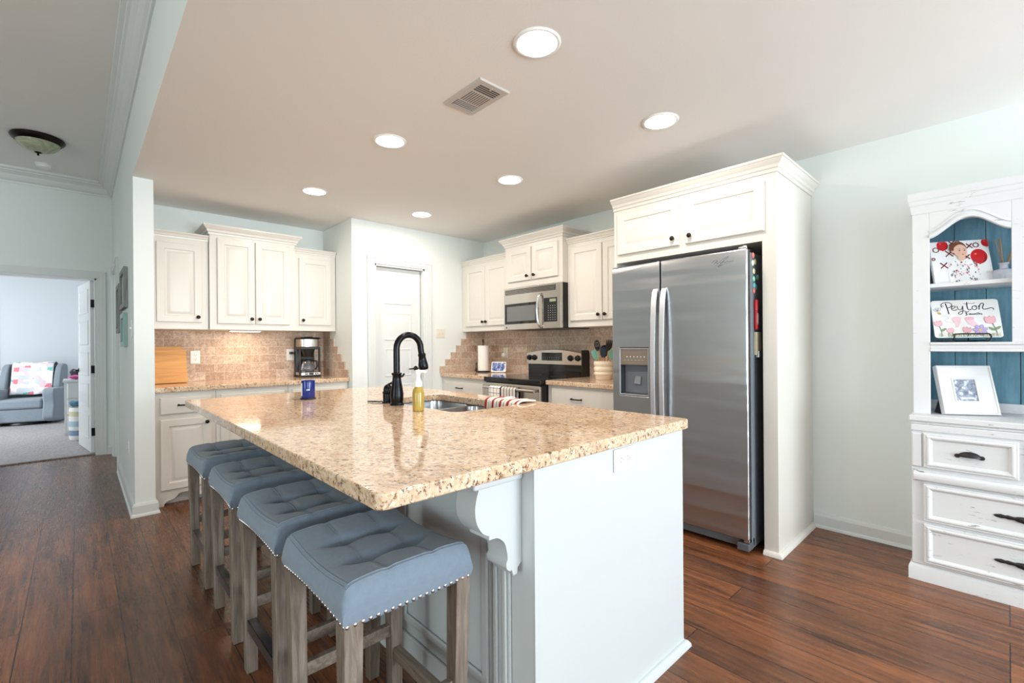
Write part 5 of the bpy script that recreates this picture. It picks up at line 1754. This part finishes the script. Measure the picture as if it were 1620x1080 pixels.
# baby portrait print on canvas
bp = picture_root('photo_canvas', 'print of a baby with red balloons and XO letters on hutch shelf', 'picture', 3.33, 0.150, 1.5225, 28, 15)
cw, chh = 0.245, 0.236
mb = MB().box(-cw / 2, cw / 2, 0, chh, -0.018, 0)
mb.build('canvas', M['white_plastic'], bp, bevel=0.002)
MB().box(-cw / 2 - 0.012, -cw / 2 + 0.02, 0.0, 0.05, -0.05, -0.019).build('easel_leg', M['black'], bp)
cols = [pc('paper', (240, 240, 242)), pc('red', (200, 24, 34), 0.4), pc('dark_red', (120, 16, 22), 0.4), pc('maroon', (112, 32, 40)), pc('hair', (112, 66, 40)), pc('skin', (232, 190, 168)), pc('eye', (52, 40, 40)), pc('lip', (206, 112, 108)),
        pc('suit', (244, 244, 246)), pc('rose', (226, 140, 146)), pc('slate', (74, 84, 104)), pc('highlight', (250, 120, 90), 0.4), pc('blush', (238, 176, 160))]
ci = {n_: i for i, n_ in enumerate(('paper', 'red', 'dark_red', 'maroon', 'hair', 'skin', 'eye', 'lip', 'suit', 'rose', 'slate', 'highlight', 'blush'))}
pm = MB()
zl = [0.0004]


def layer(c, pts):
    pm.m = ci[c]
    zl[0] += 0.00006
    pm.poly([(x * cw / 2, y * chh) for x, y in pts], zl[0])


def stroke(c, pts, w):
    pm.m = ci[c]
    zl[0] += 0.00006
    pm.ribbon([(x * cw / 2, y * chh) for x, y in pts], w, zl[0])


layer('paper', [(-0.99, 0.005), (0.99, 0.005), (0.99, 0.995), (-0.99, 0.995)])


def balloon(x, y, r, cut=1.0):
    el = [(px, min(cut, py)) for px, py in ellipse(x, y, r, r * 0.62, 26)]
    el = [(max(-0.99, min(0.99, px)), py) for px, py in el]
    layer('red', el)
    layer('dark_red', [(max(-0.99, min(0.99, px)), min(cut, py)) for px, py in ellipse(x + r * 0.35, y - r * 0.12, r * 0.5, r * 0.42, 20)])
    layer('red', [(max(-0.99, min(0.99, px)), min(cut, py)) for px, py in ellipse(x + r * 0.12, y, r * 0.6, r * 0.5, 20)])
    layer('highlight', ellipse(x - r * 0.35, min(cut - 0.03, y + r * 0.22), r * 0.14, r * 0.08, 12))
    layer('red', [(x - 0.04, y - r * 0.66), (x + 0.04, y - r * 0.66), (x, y - r * 0.56)])


def ex(x, y, s, c='maroon'):
    stroke(c, [(x - s, y - s * 0.55), (x, y), (x + s, y + s * 0.55)], 0.0055)
    stroke(c, [(x - s, y + s * 0.55), (x, y), (x + s, y - s * 0.55)], 0.0055)


def oh(x, y, s, c='maroon'):
    e = ellipse(x, y, s, s * 0.55, 20)
    stroke(c, e + e[:2], 0.0045)


balloon(-0.55, 0.90, 0.20, 0.992)
balloon(0.62, 0.60, 0.28)
balloon(0.93, 0.92, 0.16, 0.992)
ex(-0.36, 0.70, 0.13)
ex(-0.60, 0.42, 0.12)
ex(0.36, 0.86, 0.10)
oh(0.58, 0.87, 0.09)
oh(-0.80, 0.80, 0.10)
ex(-0.22, 0.94, 0.10)
oh(-0.02, 0.945, 0.08)
oh(0.42, 0.40, 0.08)
ex(0.22, 0.60, 0.10)
oh(-0.93, 0.58, 0.05)
# child: suit, neck, face, hair
layer('suit', smooth_path([(-0.50, 0.01), (-0.48, 0.30), (-0.36, 0.50), (-0.16, 0.57), (0.10, 0.56), (0.34, 0.50), (0.52, 0.30), (0.66, 0.14), (0.70, 0.01)], 5))
rnd = random.Random(3)
for k in range(70):
    x, y = rnd.uniform(-0.42, 0.55), rnd.uniform(0.03, 0.50)
    s = rnd.uniform(0.012, 0.03)
    layer(rnd.choice(['rose', 'red', 'slate', 'rose', 'slate', 'rose']), ellipse(x, y, s, s * 0.7, 6, rot=rnd.uniform(0, 3)))
layer('skin', ellipse(0.02, 0.57, 0.13, 0.06, 16))
layer('hair', ellipse(-0.06, 0.80, 0.295, 0.155, 28))
layer('skin', smooth_path([(-0.22, 0.80), (-0.10, 0.885), (0.08, 0.89), (0.20, 0.83), (0.235, 0.73), (0.20, 0.645), (0.10, 0.595), (-0.02, 0.590), (-0.14, 0.635), (-0.22, 0.71)], 4, True))
layer('skin', ellipse(-0.25, 0.735, 0.045, 0.04, 12))
layer('hair', smooth_path([(-0.28, 0.76), (-0.26, 0.88), (-0.10, 0.955), (0.10, 0.945), (0.21, 0.86), (0.14, 0.875), (0.02, 0.895), (-0.10, 0.87), (-0.19, 0.82), (-0.21, 0.76)], 4, True))
layer('blush', ellipse(-0.06, 0.675, 0.055, 0.03, 12))
layer('blush', ellipse(0.17, 0.685, 0.04, 0.028, 12))
for x in (-0.015, 0.155):
    layer('eye', ellipse(x, 0.752, 0.028, 0.013, 12))
    stroke('hair', [(x - 0.045, 0.782), (x, 0.792), (x + 0.04, 0.784)], 0.0016)
layer('blush', ellipse(0.088, 0.706, 0.026, 0.012, 10))
layer('lip', smooth_path([(0.035, 0.655), (0.075, 0.667), (0.125, 0.657), (0.08, 0.640)], 4, True))
pm.build('portrait_print', cols, bp, fix=False)

# ceramic keepsake tile with a name
kt = picture_root('keepsake_plaque', 'white ceramic keepsake plaque with painted flowers and child name', 'plaque', 3.315, 0.135, 1.240, 24, 16)
pw_, ph_ = 0.270, 0.205
MB().prism(rrect(-pw_ / 2, pw_ / 2, 0, ph_, 0.014), -0.006, 0).build('plate', mat('glazed_ceramic', (240, 240, 238), 0.12), kt, bevel=0.002)
cols = [pc('ink', (34, 34, 42)), pc('pink', (240, 184, 196)), pc('deep_pink', (222, 120, 146)), pc('leaf', (134, 160, 120)), pc('moss', (92, 110, 70)), pc('violet', (188, 170, 222)), pc('gold', (226, 190, 110)), pc('footprint', (246, 206, 216)), pc('stem', (70, 78, 66)), pc('plum', (120, 90, 140))]
ci = {n_: i for i, n_ in enumerate(('ink', 'pink', 'deep_pink', 'leaf', 'moss', 'violet', 'gold', 'footprint', 'stem', 'plum'))}
pm = MB()
zl[0] = 0.0004


def L2(c, pts):
    pm.m = ci[c]
    zl[0] += 0.00005
    pm.poly([(x, y) for x, y in [(p[0], p[1]) for p in pts]], zl[0])


def S2(c, pts, w, n_=5, taper=False):
    pm.m = ci[c]
    zl[0] += 0.00005
    pm.ribbon([(p[0], p[1]) for p in smooth_path(pts, n_)] if len(pts) > 2 else pts, w, zl[0], taper)


def at(pts, ox, oy, s, sh=0.0):
    return [(ox + (x + y * sh) * s, oy + y * s) for x, y in pts]


# name in brush script: letters drawn as strokes, unit = x-height
sc, ox, oy = 0.024, -0.078, 0.146
S2('ink', at([(0.15, 1.75), (0.30, 0.9), (0.42, 0.1), (0.52, -0.75)], ox, oy, sc), 0.0048)
S2('ink', at([(-0.55, 1.0), (-0.62, 1.45), (-0.2, 1.85), (0.5, 1.95), (1.1, 1.65), (1.15, 1.15), (0.7, 0.75), (0.25, 0.7)], ox, oy, sc), 0.0034)
S2('ink', at([(-0.45, 0.75), (-0.65, 0.95), (-0.5, 1.2), (-0.2, 1.05)], ox, oy, sc), 0.0024)
S2('ink', at([(1.05, 0.5), (1.5, 0.62), (1.75, 0.85), (1.6, 1.08), (1.25, 1.0), (1.08, 0.6), (1.2, 0.2), (1.6, 0.08), (2.0, 0.3)], ox, oy, sc), 0.0034)
S2('ink', at([(2.05, 1.05), (2.15, 0.45), (2.45, 0.15), (2.8, 0.4), (3.0, 1.05)], ox, oy, sc), 0.0034)
S2('ink', at([(3.0, 1.05), (2.95, 0.2), (2.75, -0.65), (2.35, -0.85), (2.1, -0.6), (2.5, -0.25), (3.1, -0.1), (3.6, -0.35), (3.9, -0.15)], ox, oy, sc), 0.0034)
S2('ink', at([(3.75, 1.9), (3.72, 1.0), (3.8, 0.3), (4.1, 0.1), (4.35, 0.3)], ox, oy, sc), 0.0042)
S2('ink', at([(3.15, 1.6), (3.6, 1.5), (4.1, 1.6), (4.6, 1.55), (5.1, 1.7)], ox, oy, sc), 0.0022)
S2('ink', at([(4.95, 1.0), (4.6, 0.85), (4.5, 0.4), (4.8, 0.1), (5.2, 0.3), (5.25, 0.75), (4.95, 1.0), (5.3, 0.95)], ox, oy, sc), 0.0034)
S2('ink', at([(5.6, 1.05), (5.65, 0.6), (5.62, 0.1)], ox, oy, sc), 0.0038)
S2('ink', at([(5.62, 0.5), (5.95, 1.35), (6.35, 1.55), (6.45, 1.2), (6.2, 0.6), (6.35, 0.2), (6.9, 0.25), (7.5, 0.45), (7.9, 0.3), (7.95, 0.0)], ox, oy, sc), 0.0036)
# "3 months"
sc2, ox2, oy2 = 0.0088, 0.0, 0.120
S2('ink', at([(-0.1, 1.4), (0.4, 1.6), (0.7, 1.3), (0.3, 0.95), (0.75, 0.6), (0.5, 0.05), (-0.1, 0.1)], ox2, oy2, sc2), 0.003)
S2('ink', at([(1.6, 1.0), (1.65, 0.1)], ox2, oy2, sc2), 0.0022)
S2('ink', at([(1.65, 0.7), (2.0, 1.0), (2.15, 0.1), (2.2, 0.7), (2.5, 1.0), (2.7, 0.1)], ox2, oy2, sc2), 0.0019)
S2('ink', at([(3.4, 1.0), (3.0, 0.55), (3.4, 0.1), (3.8, 0.5), (3.4, 1.0)], ox2, oy2, sc2), 0.0019)
S2('ink', at([(4.1, 1.0), (4.15, 0.1), (4.2, 0.7), (4.6, 1.0), (4.8, 0.1)], ox2, oy2, sc2), 0.0019)
S2('ink', at([(5.3, 1.6), (5.25, 0.3), (5.6, 0.1)], ox2, oy2, sc2), 0.0019)
S2('ink', at([(4.95, 1.05), (5.7, 1.05)], ox2, oy2, sc2), 0.0016)
S2('ink', at([(6.0, 1.7), (6.0, 0.1), (6.05, 0.7), (6.4, 1.0), (6.6, 0.1)], ox2, oy2, sc2), 0.0019)
S2('ink', at([(7.4, 0.95), (7.0, 0.9), (7.05, 0.6), (7.4, 0.45), (7.3, 0.1), (6.9, 0.15)], ox2, oy2, sc2), 0.0019)
# bee
L2('gold', ellipse(-0.105, 0.133, 0.010, 0.006, 14, rot=-0.7))
S2('stem', [(-0.110, 0.139), (-0.106, 0.128)], 0.0016)
S2('stem', [(-0.104, 0.137), (-0.100, 0.127)], 0.0016)
for a in (1.9, 2.5, 1.2):
    S2('stem', ellipse(-0.108 + 0.013 * math.cos(a), 0.143 + 0.013 * math.sin(a), 0.010, 0.005, 14, rot=a), 0.0011, 2)
S2('stem', [(-0.098, 0.12), (-0.08, 0.118), (-0.07, 0.105), (-0.085, 0.098), (-0.08, 0.085), (-0.05, 0.08)], 0.0007)
# footprints
for ox_, rr in ((-0.04, -0.05), (0.012, 0.12)):
    L2('footprint', smooth_path([(ox_ - 0.016, 0.108), (ox_ + 0.018, 0.11), (ox_ + 0.017, 0.09), (ox_ + 0.016 + rr * 0.1, 0.072), (ox_ + 0.012 + rr * 0.15, 0.058), (ox_ + rr * 0.15, 0.056), (ox_ - 0.004, 0.072), (ox_ - 0.014, 0.09)], 4, True))
L2('pink', ellipse(0.012, 0.102, 0.019, 0.009, 14))


def tulip(x, y, s, lean_, c='pink'):
    P = [(-0.5, 0.0), (-0.62, 0.5), (-0.5, 1.0), (-0.22, 0.72), (0.0, 1.08), (0.24, 0.72), (0.52, 1.0), (0.62, 0.5), (0.5, 0.0), (0, -0.16)]
    P = [(x + s * (px * math.cos(lean_) - py * math.sin(lean_)), y + s * (px * math.sin(lean_) + py * math.cos(lean_))) for px, py in P]
    L2(c, P)
    S2('deep_pink', P + P[:1], 0.0014, 2)


def stem2(p, q, leaves=1):
    S2('moss', [p, ((p[0] + q[0]) / 2 + 0.003, (p[1] + q[1]) / 2), q], 0.0028)
    for k in range(leaves):
        mx_, my_ = (p[0] + q[0]) / 2, (p[1] + q[1]) / 2 - 0.004 * k
        sgn = 1 if k % 2 == 0 else -1
        lf_ = smooth_path([(mx_, my_), (mx_ + sgn * 0.010, my_ + 0.013), (mx_ + sgn * 0.024, my_ + 0.016), (mx_ + sgn * 0.014, my_ + 0.002)], 4, True)
        L2('leaf', lf_)
        S2('stem', lf_, 0.0009, 1)


stem2((-0.105, 0.008), (-0.112, 0.062), 1)
tulip(-0.112, 0.066, 0.026, 0.25)
tulip(-0.066, 0.030, 0.022, 0.4)
tulip(-0.005, 0.030, 0.026, -0.1)
stem2((-0.066, 0.006), (-0.064, 0.028), 0)
stem2((-0.004, 0.006), (-0.004, 0.028), 0)
stem2((0.112, 0.008), (0.098, 0.074), 2)
tulip(0.092, 0.078, 0.034, 0.05)
for k in range(7):
    a = 2 * PI * k / 7 + 0.3
    e = ellipse(0.048 + 0.017 * math.cos(a), 0.038 + 0.017 * math.sin(a), 0.013, 0.0075, 14, rot=a)
    L2('violet', e)
    S2('plum', e + e[:1], 0.0010, 1)
L2('gold', ellipse(0.048, 0.038, 0.007, 0.007, 14))
rnd = random.Random(5)
for k in range(46):
    x = -0.12 + 0.24 * k / 45 + rnd.uniform(-0.002, 0.002)
    S2(rnd.choice(['moss', 'leaf', 'moss', 'gold']), [(x, 0.005), (x + rnd.uniform(-0.006, 0.006), rnd.uniform(0.014, 0.026))], 0.0016)
pm.build('painted_design', cols, kt, fix=False)
es = picture_root('wire_easel', 'black wire easel holding ceramic keepsake plaque', 'easel', 3.315, 0.135, 1.2185, 24, 0)
MB().tube(smooth_path([(-0.105, 0.004, -0.07), (-0.105, 0.004, 0.008), (-0.066, 0.006, 0.014), (-0.064, 0.03, 0.016), (-0.055, 0.040, 0.016), (0.05, 0.040, 0.016), (0.072, 0.038, 0.016), (0.078, 0.02, 0.018), (0.066, 0.004, 0.016), (0.056, 0.006, 0.006), (0.05, 0.004, -0.07), (0.0, 0.004, -0.085), (-0.06, 0.004, -0.085), (-0.105, 0.004, -0.07)], 5), 0.0035, 8)\
    .tube([(-0.03, 0.004, -0.085), (-0.03, 0.13, -0.050)], 0.003, 8).tube([(0.03, 0.004, -0.085), (0.03, 0.13, -0.050)], 0.003, 8).build('wire', M['black'], es, smooth=60)

# white photo frame on the hutch deck
wf = picture_root('framed_photo', 'wide white photo frame on hutch deck with small grey photo', 'picture', 3.30, 0.128, 0.848, 33, 17)
fw_, fh_ = 0.235, 0.255
MB().nested(-fw_ / 2, fw_ / 2, 0, fh_, [(0, -0.016), (0, 0.012), (0.002, 0.014), (0.008, 0.014), (0.012, 0.010), (0.062, -0.002), (0.065, 0.001), (0.071, 0.001), (0.072, -0.004)], fill=False).build('frame', mat('white_lacquer', (216, 216, 216), 0.25), wf, smooth=20)
MB().box(-fw_ / 2 + 0.004, fw_ / 2 - 0.004, 0.004, fh_ - 0.004, -0.016, -0.011).build('backing', M['black'], wf)
M['grey_photo'] = mat('grey_photo', (130, 138, 156), 0.3)
_t = NT(M['grey_photo'])
_n = _t.noise(_t.obj(), 48, 4, 0.6, 0.5)
_t.set(_t.b, 'Base Color', _t.ramp(_n, [(0.35, lin((92, 100, 120))), (0.52, lin((142, 150, 170))), (0.66, lin((224, 228, 236)))]))
MB().box(-fw_ / 2 + 0.070, fw_ / 2 - 0.070, 0.070, fh_ - 0.070, -0.010, -0.0045).build('photo', M['grey_photo'], wf)
wr = MB()
for k, x in enumerate((-0.028, -0.018, -0.008, 0.003, 0.013, 0.022)):
    wr.ribbon(smooth_path([(x, 0.094), (x + 0.002, 0.082), (x + 0.005, 0.092), (x + 0.007, 0.082), (x + 0.009, 0.090)], 3), 0.0016, -0.0042)
wr.build('white_writing', M['white_plastic'], wf, fix=False)
MB().prism([(0.0, 0.0), (0.0, 0.10), (0.012, 0.10), (0.08, 0.0)], -0.01, 0.01).M
sup = MB(frame((-fw_ / 2 + 0.045, 0.0, -0.016), '+z') @ Matrix.Rotation(R(0), 4, 'X'))
sup.add([(-0.03, 0.0, 0), (0.03, 0.0, 0), (0.03, 0.12, 0), (-0.03, 0.12, 0), (-0.03, 0.026, -0.082), (0.03, 0.026, -0.082)], [(0, 1, 2, 3), (0, 4, 5, 1), (3, 2, 5, 4), (0, 3, 4), (1, 5, 2)])
sup.build('easel_back', M['black'], wf)

# reed diffuser
M['frost'] = mat('frosted_lilac_glass', (206, 210, 224), 0.25)
M['frost'].node_tree.nodes['Principled BSDF'].inputs['Transmission Weight'].default_value = 0.25
RX, RYY = 3.40, 0.012
rd = thing('reed_diffuser', 'frosted glass reed diffuser bottle beside baby print', 'reed diffuser', (RX, RYY, 1.5205))
MB().lathe([(0.0, 1.5205), (0.038, 1.5205), (0.041, 1.525), (0.041, 1.568), (0.037, 1.578), (0.018, 1.584), (0.016, 1.588), (0.016, 1.605), (0.02, 1.607), (0.02, 1.613), (0.014, 1.613), (0.013, 1.59), (0, 1.588)], (RX, RYY, 0), 32, cap=False).build('bottle', M['frost'], rd, smooth=40)
MB().lathe([(0.0413, 1.532), (0.0413, 1.560)], (RX, RYY, 0), 14, cap=False, a0=R(190), a1=R(265)).build('paper_label', flat('grey_label', (190, 190, 200), 0.6), rd)
for k, (dx, dy) in enumerate(((0.01, 0.03), (-0.012, 0.012), (0.03, 0.016), (0.02, -0.055), (-0.02, -0.06), (0.0, -0.045))):
    MB().tube([(RX - dx * 0.2, RYY - dy * 0.2, 1.535), (RX + dx, RYY + dy, 1.74)], 0.0022 if k < 3 else 0.003, 6).build('reed', M['reed'], rd)

# ------------------------------------------------------------------ nursery beyond the hall
ac = thing('armchair', 'grey wingback nursery armchair with quilt over its back', 'armchair', (0, 0, 0))
F = M['chair_fabric']
# local: x across, -y front, y back
MB().box(-0.36, 0.36, -0.34, 0.30, 0.06, 0.27).build('base', F, ac, bevel=0.03, bseg=4)
MB().box(-0.265, 0.265, -0.37, 0.20, 0.27, 0.42).build('seat_cushion', F, ac, bevel=0.04, bseg=5)
bk = MB(Matrix.Translation((0, 0.22, 0.25)) @ Matrix.Rotation(R(-12), 4, 'X'))
bk.prism([(-0.30, 0), (0.30, 0), (0.31, 0.45), (0.28, 0.60), (0.18, 0.70), (-0.18, 0.70), (-0.28, 0.60), (-0.31, 0.45)], 0, 0.15) if False else bk.box(-0.31, 0.31, 0, 0.15, 0, 0.72)
bk.build('backrest', F, ac, bevel=0.06, bseg=5)
for s in (-1, 1):
    arm = MB(Matrix.Translation((s * 0.345, 0, 0)) @ Matrix.Rotation(R(90), 4, 'Z') @ Matrix.Rotation(R(90), 4, 'X'))
    arm.prism(smooth_path([(-0.36, 0.07), (-0.37, 0.35), (-0.40, 0.50), (-0.36, 0.575), (-0.20, 0.585), (0.05, 0.575), (0.22, 0.60), (0.31, 0.62), (0.34, 0.5), (0.33, 0.07)], 4, True), -0.075, 0.075)
    arm.build('arm', F, ac, bevel=0.03, bseg=4, smooth=40)
    wing = MB(Matrix.Translation((s * 0.325, 0, 0)) @ Matrix.Rotation(R(90), 4, 'Z') @ Matrix.Rotation(R(90), 4, 'X'))
    wing.prism(smooth_path([(0.05, 0.56), (0.07, 0.72), (0.14, 0.88), (0.24, 0.955), (0.38, 0.95), (0.44, 0.85), (0.36, 0.56)], 4, True), -0.045, 0.045)
    wing.build('wing', F, ac, bevel=0.025, bseg=4, smooth=40)
MB().lathe([(0.30, 0.0065), (0.31, 0.02), (0.30, 0.05), (0.1, 0.06), (0, 0.06)], (0, 0, 0), 32).build('swivel_base', M['black'], ac, smooth=40)
ac.location = (-0.60, 10.92, 0)
ac.rotation_euler = (0, 0, R(-14))
# quilt over the chair back
qm = mat('patchwork_quilt', (240, 232, 232), 0.9)
_t = NT(qm)
_p = _t.mapping(_t.obj(), (15, 15, 15))
_v = _t.n('ShaderNodeTexVoronoi', {'Vector': _p, 'Scale': 1.0, 'Randomness': 0.25}, distance='MANHATTAN')
_s = _t.n('ShaderNodeSeparateColor', {0: _v.outputs['Color']})
nd = _t.n('ShaderNodeValToRGB', {'Fac': _s.outputs[0]})
nd.color_ramp.interpolation = 'CONSTANT'
el = nd.color_ramp.elements
qs = [(0, (246, 242, 242)), (0.22, (240, 214, 218)), (0.36, (250, 246, 244)), (0.55, (214, 220, 226)), (0.68, (248, 240, 240)), (0.82, (226, 130, 146)), (0.88, (130, 194, 188)), (0.94, (250, 244, 240))]
while len(el) < len(qs):
    el.new(0.5)
for e, (p_, c_) in zip(el, qs):
    e.position = p_
    e.color = lin(c_)
_t.set(_t.b, 'Base Color', nd.outputs[0])
qt = thing('quilt', 'pastel patchwork quilt draped over armchair back', 'quilt', (0, 0, 0))
qpath = smooth_path([(0.065, 0.47), (0.13, 0.68), (0.185, 0.90), (0.215, 0.955), (0.28, 0.985), (0.36, 0.985), (0.42, 0.96), (0.445, 0.90), (0.43, 0.70)], 5)
qb = MB()
qb.grid(24, len(qpath) - 1, lambda u, v: (-0.26 + 0.50 * u + 0.02 * (1 - v), qpath[int(round(v * (len(qpath) - 1)))][0] - 0.008 * math.sin(u * 12) - 0.02, qpath[int(round(v * (len(qpath) - 1)))][1] + 0.006 * math.sin(u * 9)))
qb.build('cloth', qm, qt, solid=0.012, smooth=60)
qt.location = ac.location
qt.rotation_euler = ac.rotation_euler
# side table, lamp, curtain
sdt = thing('side_table', 'small grey side table beside armchair with lamp on it', 'side table', (-0.98, 11.54, 0.006))
MB().box(-1.22, -0.70, 11.45, 11.63, 0.60, 0.63).build('table_top', M['pale_grey'], sdt, bevel=0.006)
for x in (-1.19, -0.73):
    for y in (11.475, 11.605):
        MB().tbox((x, y, 0.006), (0.014, 0.014), (x, y, 0.60), (0.02, 0.02)).build('leg', M['pale_grey'], sdt)
tl = thing('table_lamp', 'white table lamp on side table beside armchair', 'lamp', (-1.0, 11.54, 0.63))
MB().lathe([(0.07, 0.631), (0.07, 0.64), (0.02, 0.65), (0.02, 0.66)], (-1.0, 11.54, 0), 24).build('base', M['white_plastic'], tl, smooth=40)
MB().lathe([(0.085, 0.665), (0.095, 0.67), (0.085, 0.80), (0.075, 0.86)], (-1.0, 11.54, 0), 32, cap=False).build('shade', mat('white_shade', (250, 250, 248), 0.7), tl, smooth=40, solid=0.003)
cu = MB()
cu.grid(40, 4, lambda u, v: (-1.56 + 0.57 * u, 11.675 + 0.015 * math.sin(u * 34), 0.02 + 2.1 * v))
cm_ = make_fabric('grey_curtain', (150, 160, 180), 200)
tag(cu.build('curtain', cm_, solid=0.004, smooth=60), 'grey patterned curtain hanging on nursery back wall', 'curtain')
# dresser
dz = thing('dresser', 'white dresser end behind open nursery door', 'dresser', (0.3, 9.2, 0.006))
MB().box(-0.15, 0.85, 8.96, 9.42, 0.03, 0.745).build('case', M['trim'], dz, bevel=0.004)
MB().box(-0.165, 0.865, 8.945, 9.435, 0.745, 0.775).build('top', M['trim'], dz, bevel=0.005)
for x in (-0.12, 0.82):
    for y in (8.99, 9.39):
        MB().box(x - 0.025, x + 0.025, y - 0.025, y + 0.025, 0.0065, 0.03).build('foot', M['trim'], dz)
for k in range(3):
    dd = MB(frame((0, 8.96, 0), '-y')).nested(-0.12, 0.82, 0.07 + k * 0.225, 0.28 + k * 0.225, DRAWER).build('drawer', M['trim'], dz, smooth=20)
    MB(frame((0, 8.96, 0), '-y')).lathe([(0.008, 0.018), (0.014, 0.035), (0, 0.04)], (0.35, 0.175 + k * 0.225, 0), 12).build('knob', M['chrome'], dd, smooth=40)


def heap(name, label, c, r, sc, colr, cat, seed=1, z=0):
    rr = random.Random(seed)
    mb = MB()
    mb.ball(c, r, 20, 12, sc)
    for i, v in enumerate(mb.v):
        dv = v - Vector(c)
        mb.v[i] = Vector(c) + dv * (1 + 0.18 * math.sin(dv.x * 60 + seed) * math.cos(dv.y * 47) + 0.1 * math.sin(dv.z * 70))
    M.setdefault(name + str(seed), make_fabric(name + '_cloth_' + str(seed), colr, 250))
    return tag(mb.build(name, M[name + str(seed)], smooth=60), label, cat)


heap('folded_clothes', 'bright pink folded clothes on white dresser', (-0.03, 9.07, 0.807), 0.085, (1.0, 0.9, 0.33), (206, 84, 150), 'clothes', 2)
heap('plush_toy', 'dark plush toy with pink bow on dresser', (-0.04, 9.29, 0.852), 0.07, (0.9, 0.9, 1.0), (58, 52, 66), 'plush toy', 3)
heap('plush_toy', 'pale pink plush toy slumped on dresser top behind clothes', (0.17, 9.27, 0.862), 0.078, (1, 0.9, 1.0), (222, 150, 178), 'plush toy', 4)
# striped laundry basket with toys
M['basket'] = mat('striped_canvas', (236, 234, 230), 0.9)
_t = NT(M['basket'])
_s = _t.n('ShaderNodeSeparateXYZ', {0: _t.pos()})
nd = _t.n('ShaderNodeValToRGB', {'Fac': _t.math('MULTIPLY', _s.outputs[2], 1.9)})
nd.color_ramp.interpolation = 'CONSTANT'
el = nd.color_ramp.elements
qs = [(0, (236, 232, 228)), (0.14, (132, 154, 178)), (0.27, (226, 226, 222)), (0.36, (168, 194, 204)), (0.50, (232, 230, 226)), (0.62, (206, 202, 170)), (0.74, (238, 236, 232))]
while len(el) < len(qs):
    el.new(0.5)
for e, (p_, c_) in zip(el, qs):
    e.position = p_
    e.color = lin(c_)
_t.set(_t.b, 'Base Color', nd.outputs[0])
tag(MB().lathe([(0.0, 0.012), (0.145, 0.012), (0.155, 0.03), (0.158, 0.2), (0.155, 0.40), (0.15, 0.44), (0.142, 0.44), (0.14, 0.2), (0, 0.06)], (0.055, 8.45, 0), 32, cap=False).build('storage_basket', M['basket'], smooth=50), 'striped fabric storage basket beside open nursery door', 'basket')
heap('plush_toy', 'blue plush toy poking out of striped basket', (-0.015, 8.40, 0.49), 0.075, (1, 0.8, 0.6), (90, 136, 160), 'plush toy', 5)
heap('plush_toy', 'dark red plush toy sunk in striped basket', (0.085, 8.36, 0.475), 0.05, (1, 0.8, 0.5), (112, 52, 66), 'plush toy', 6)
heap('plush_toy', 'grey plush toy atop the toys in striped basket', (0.07, 8.52, 0.53), 0.075, (0.8, 0.8, 1), (120, 116, 126), 'plush toy', 7)
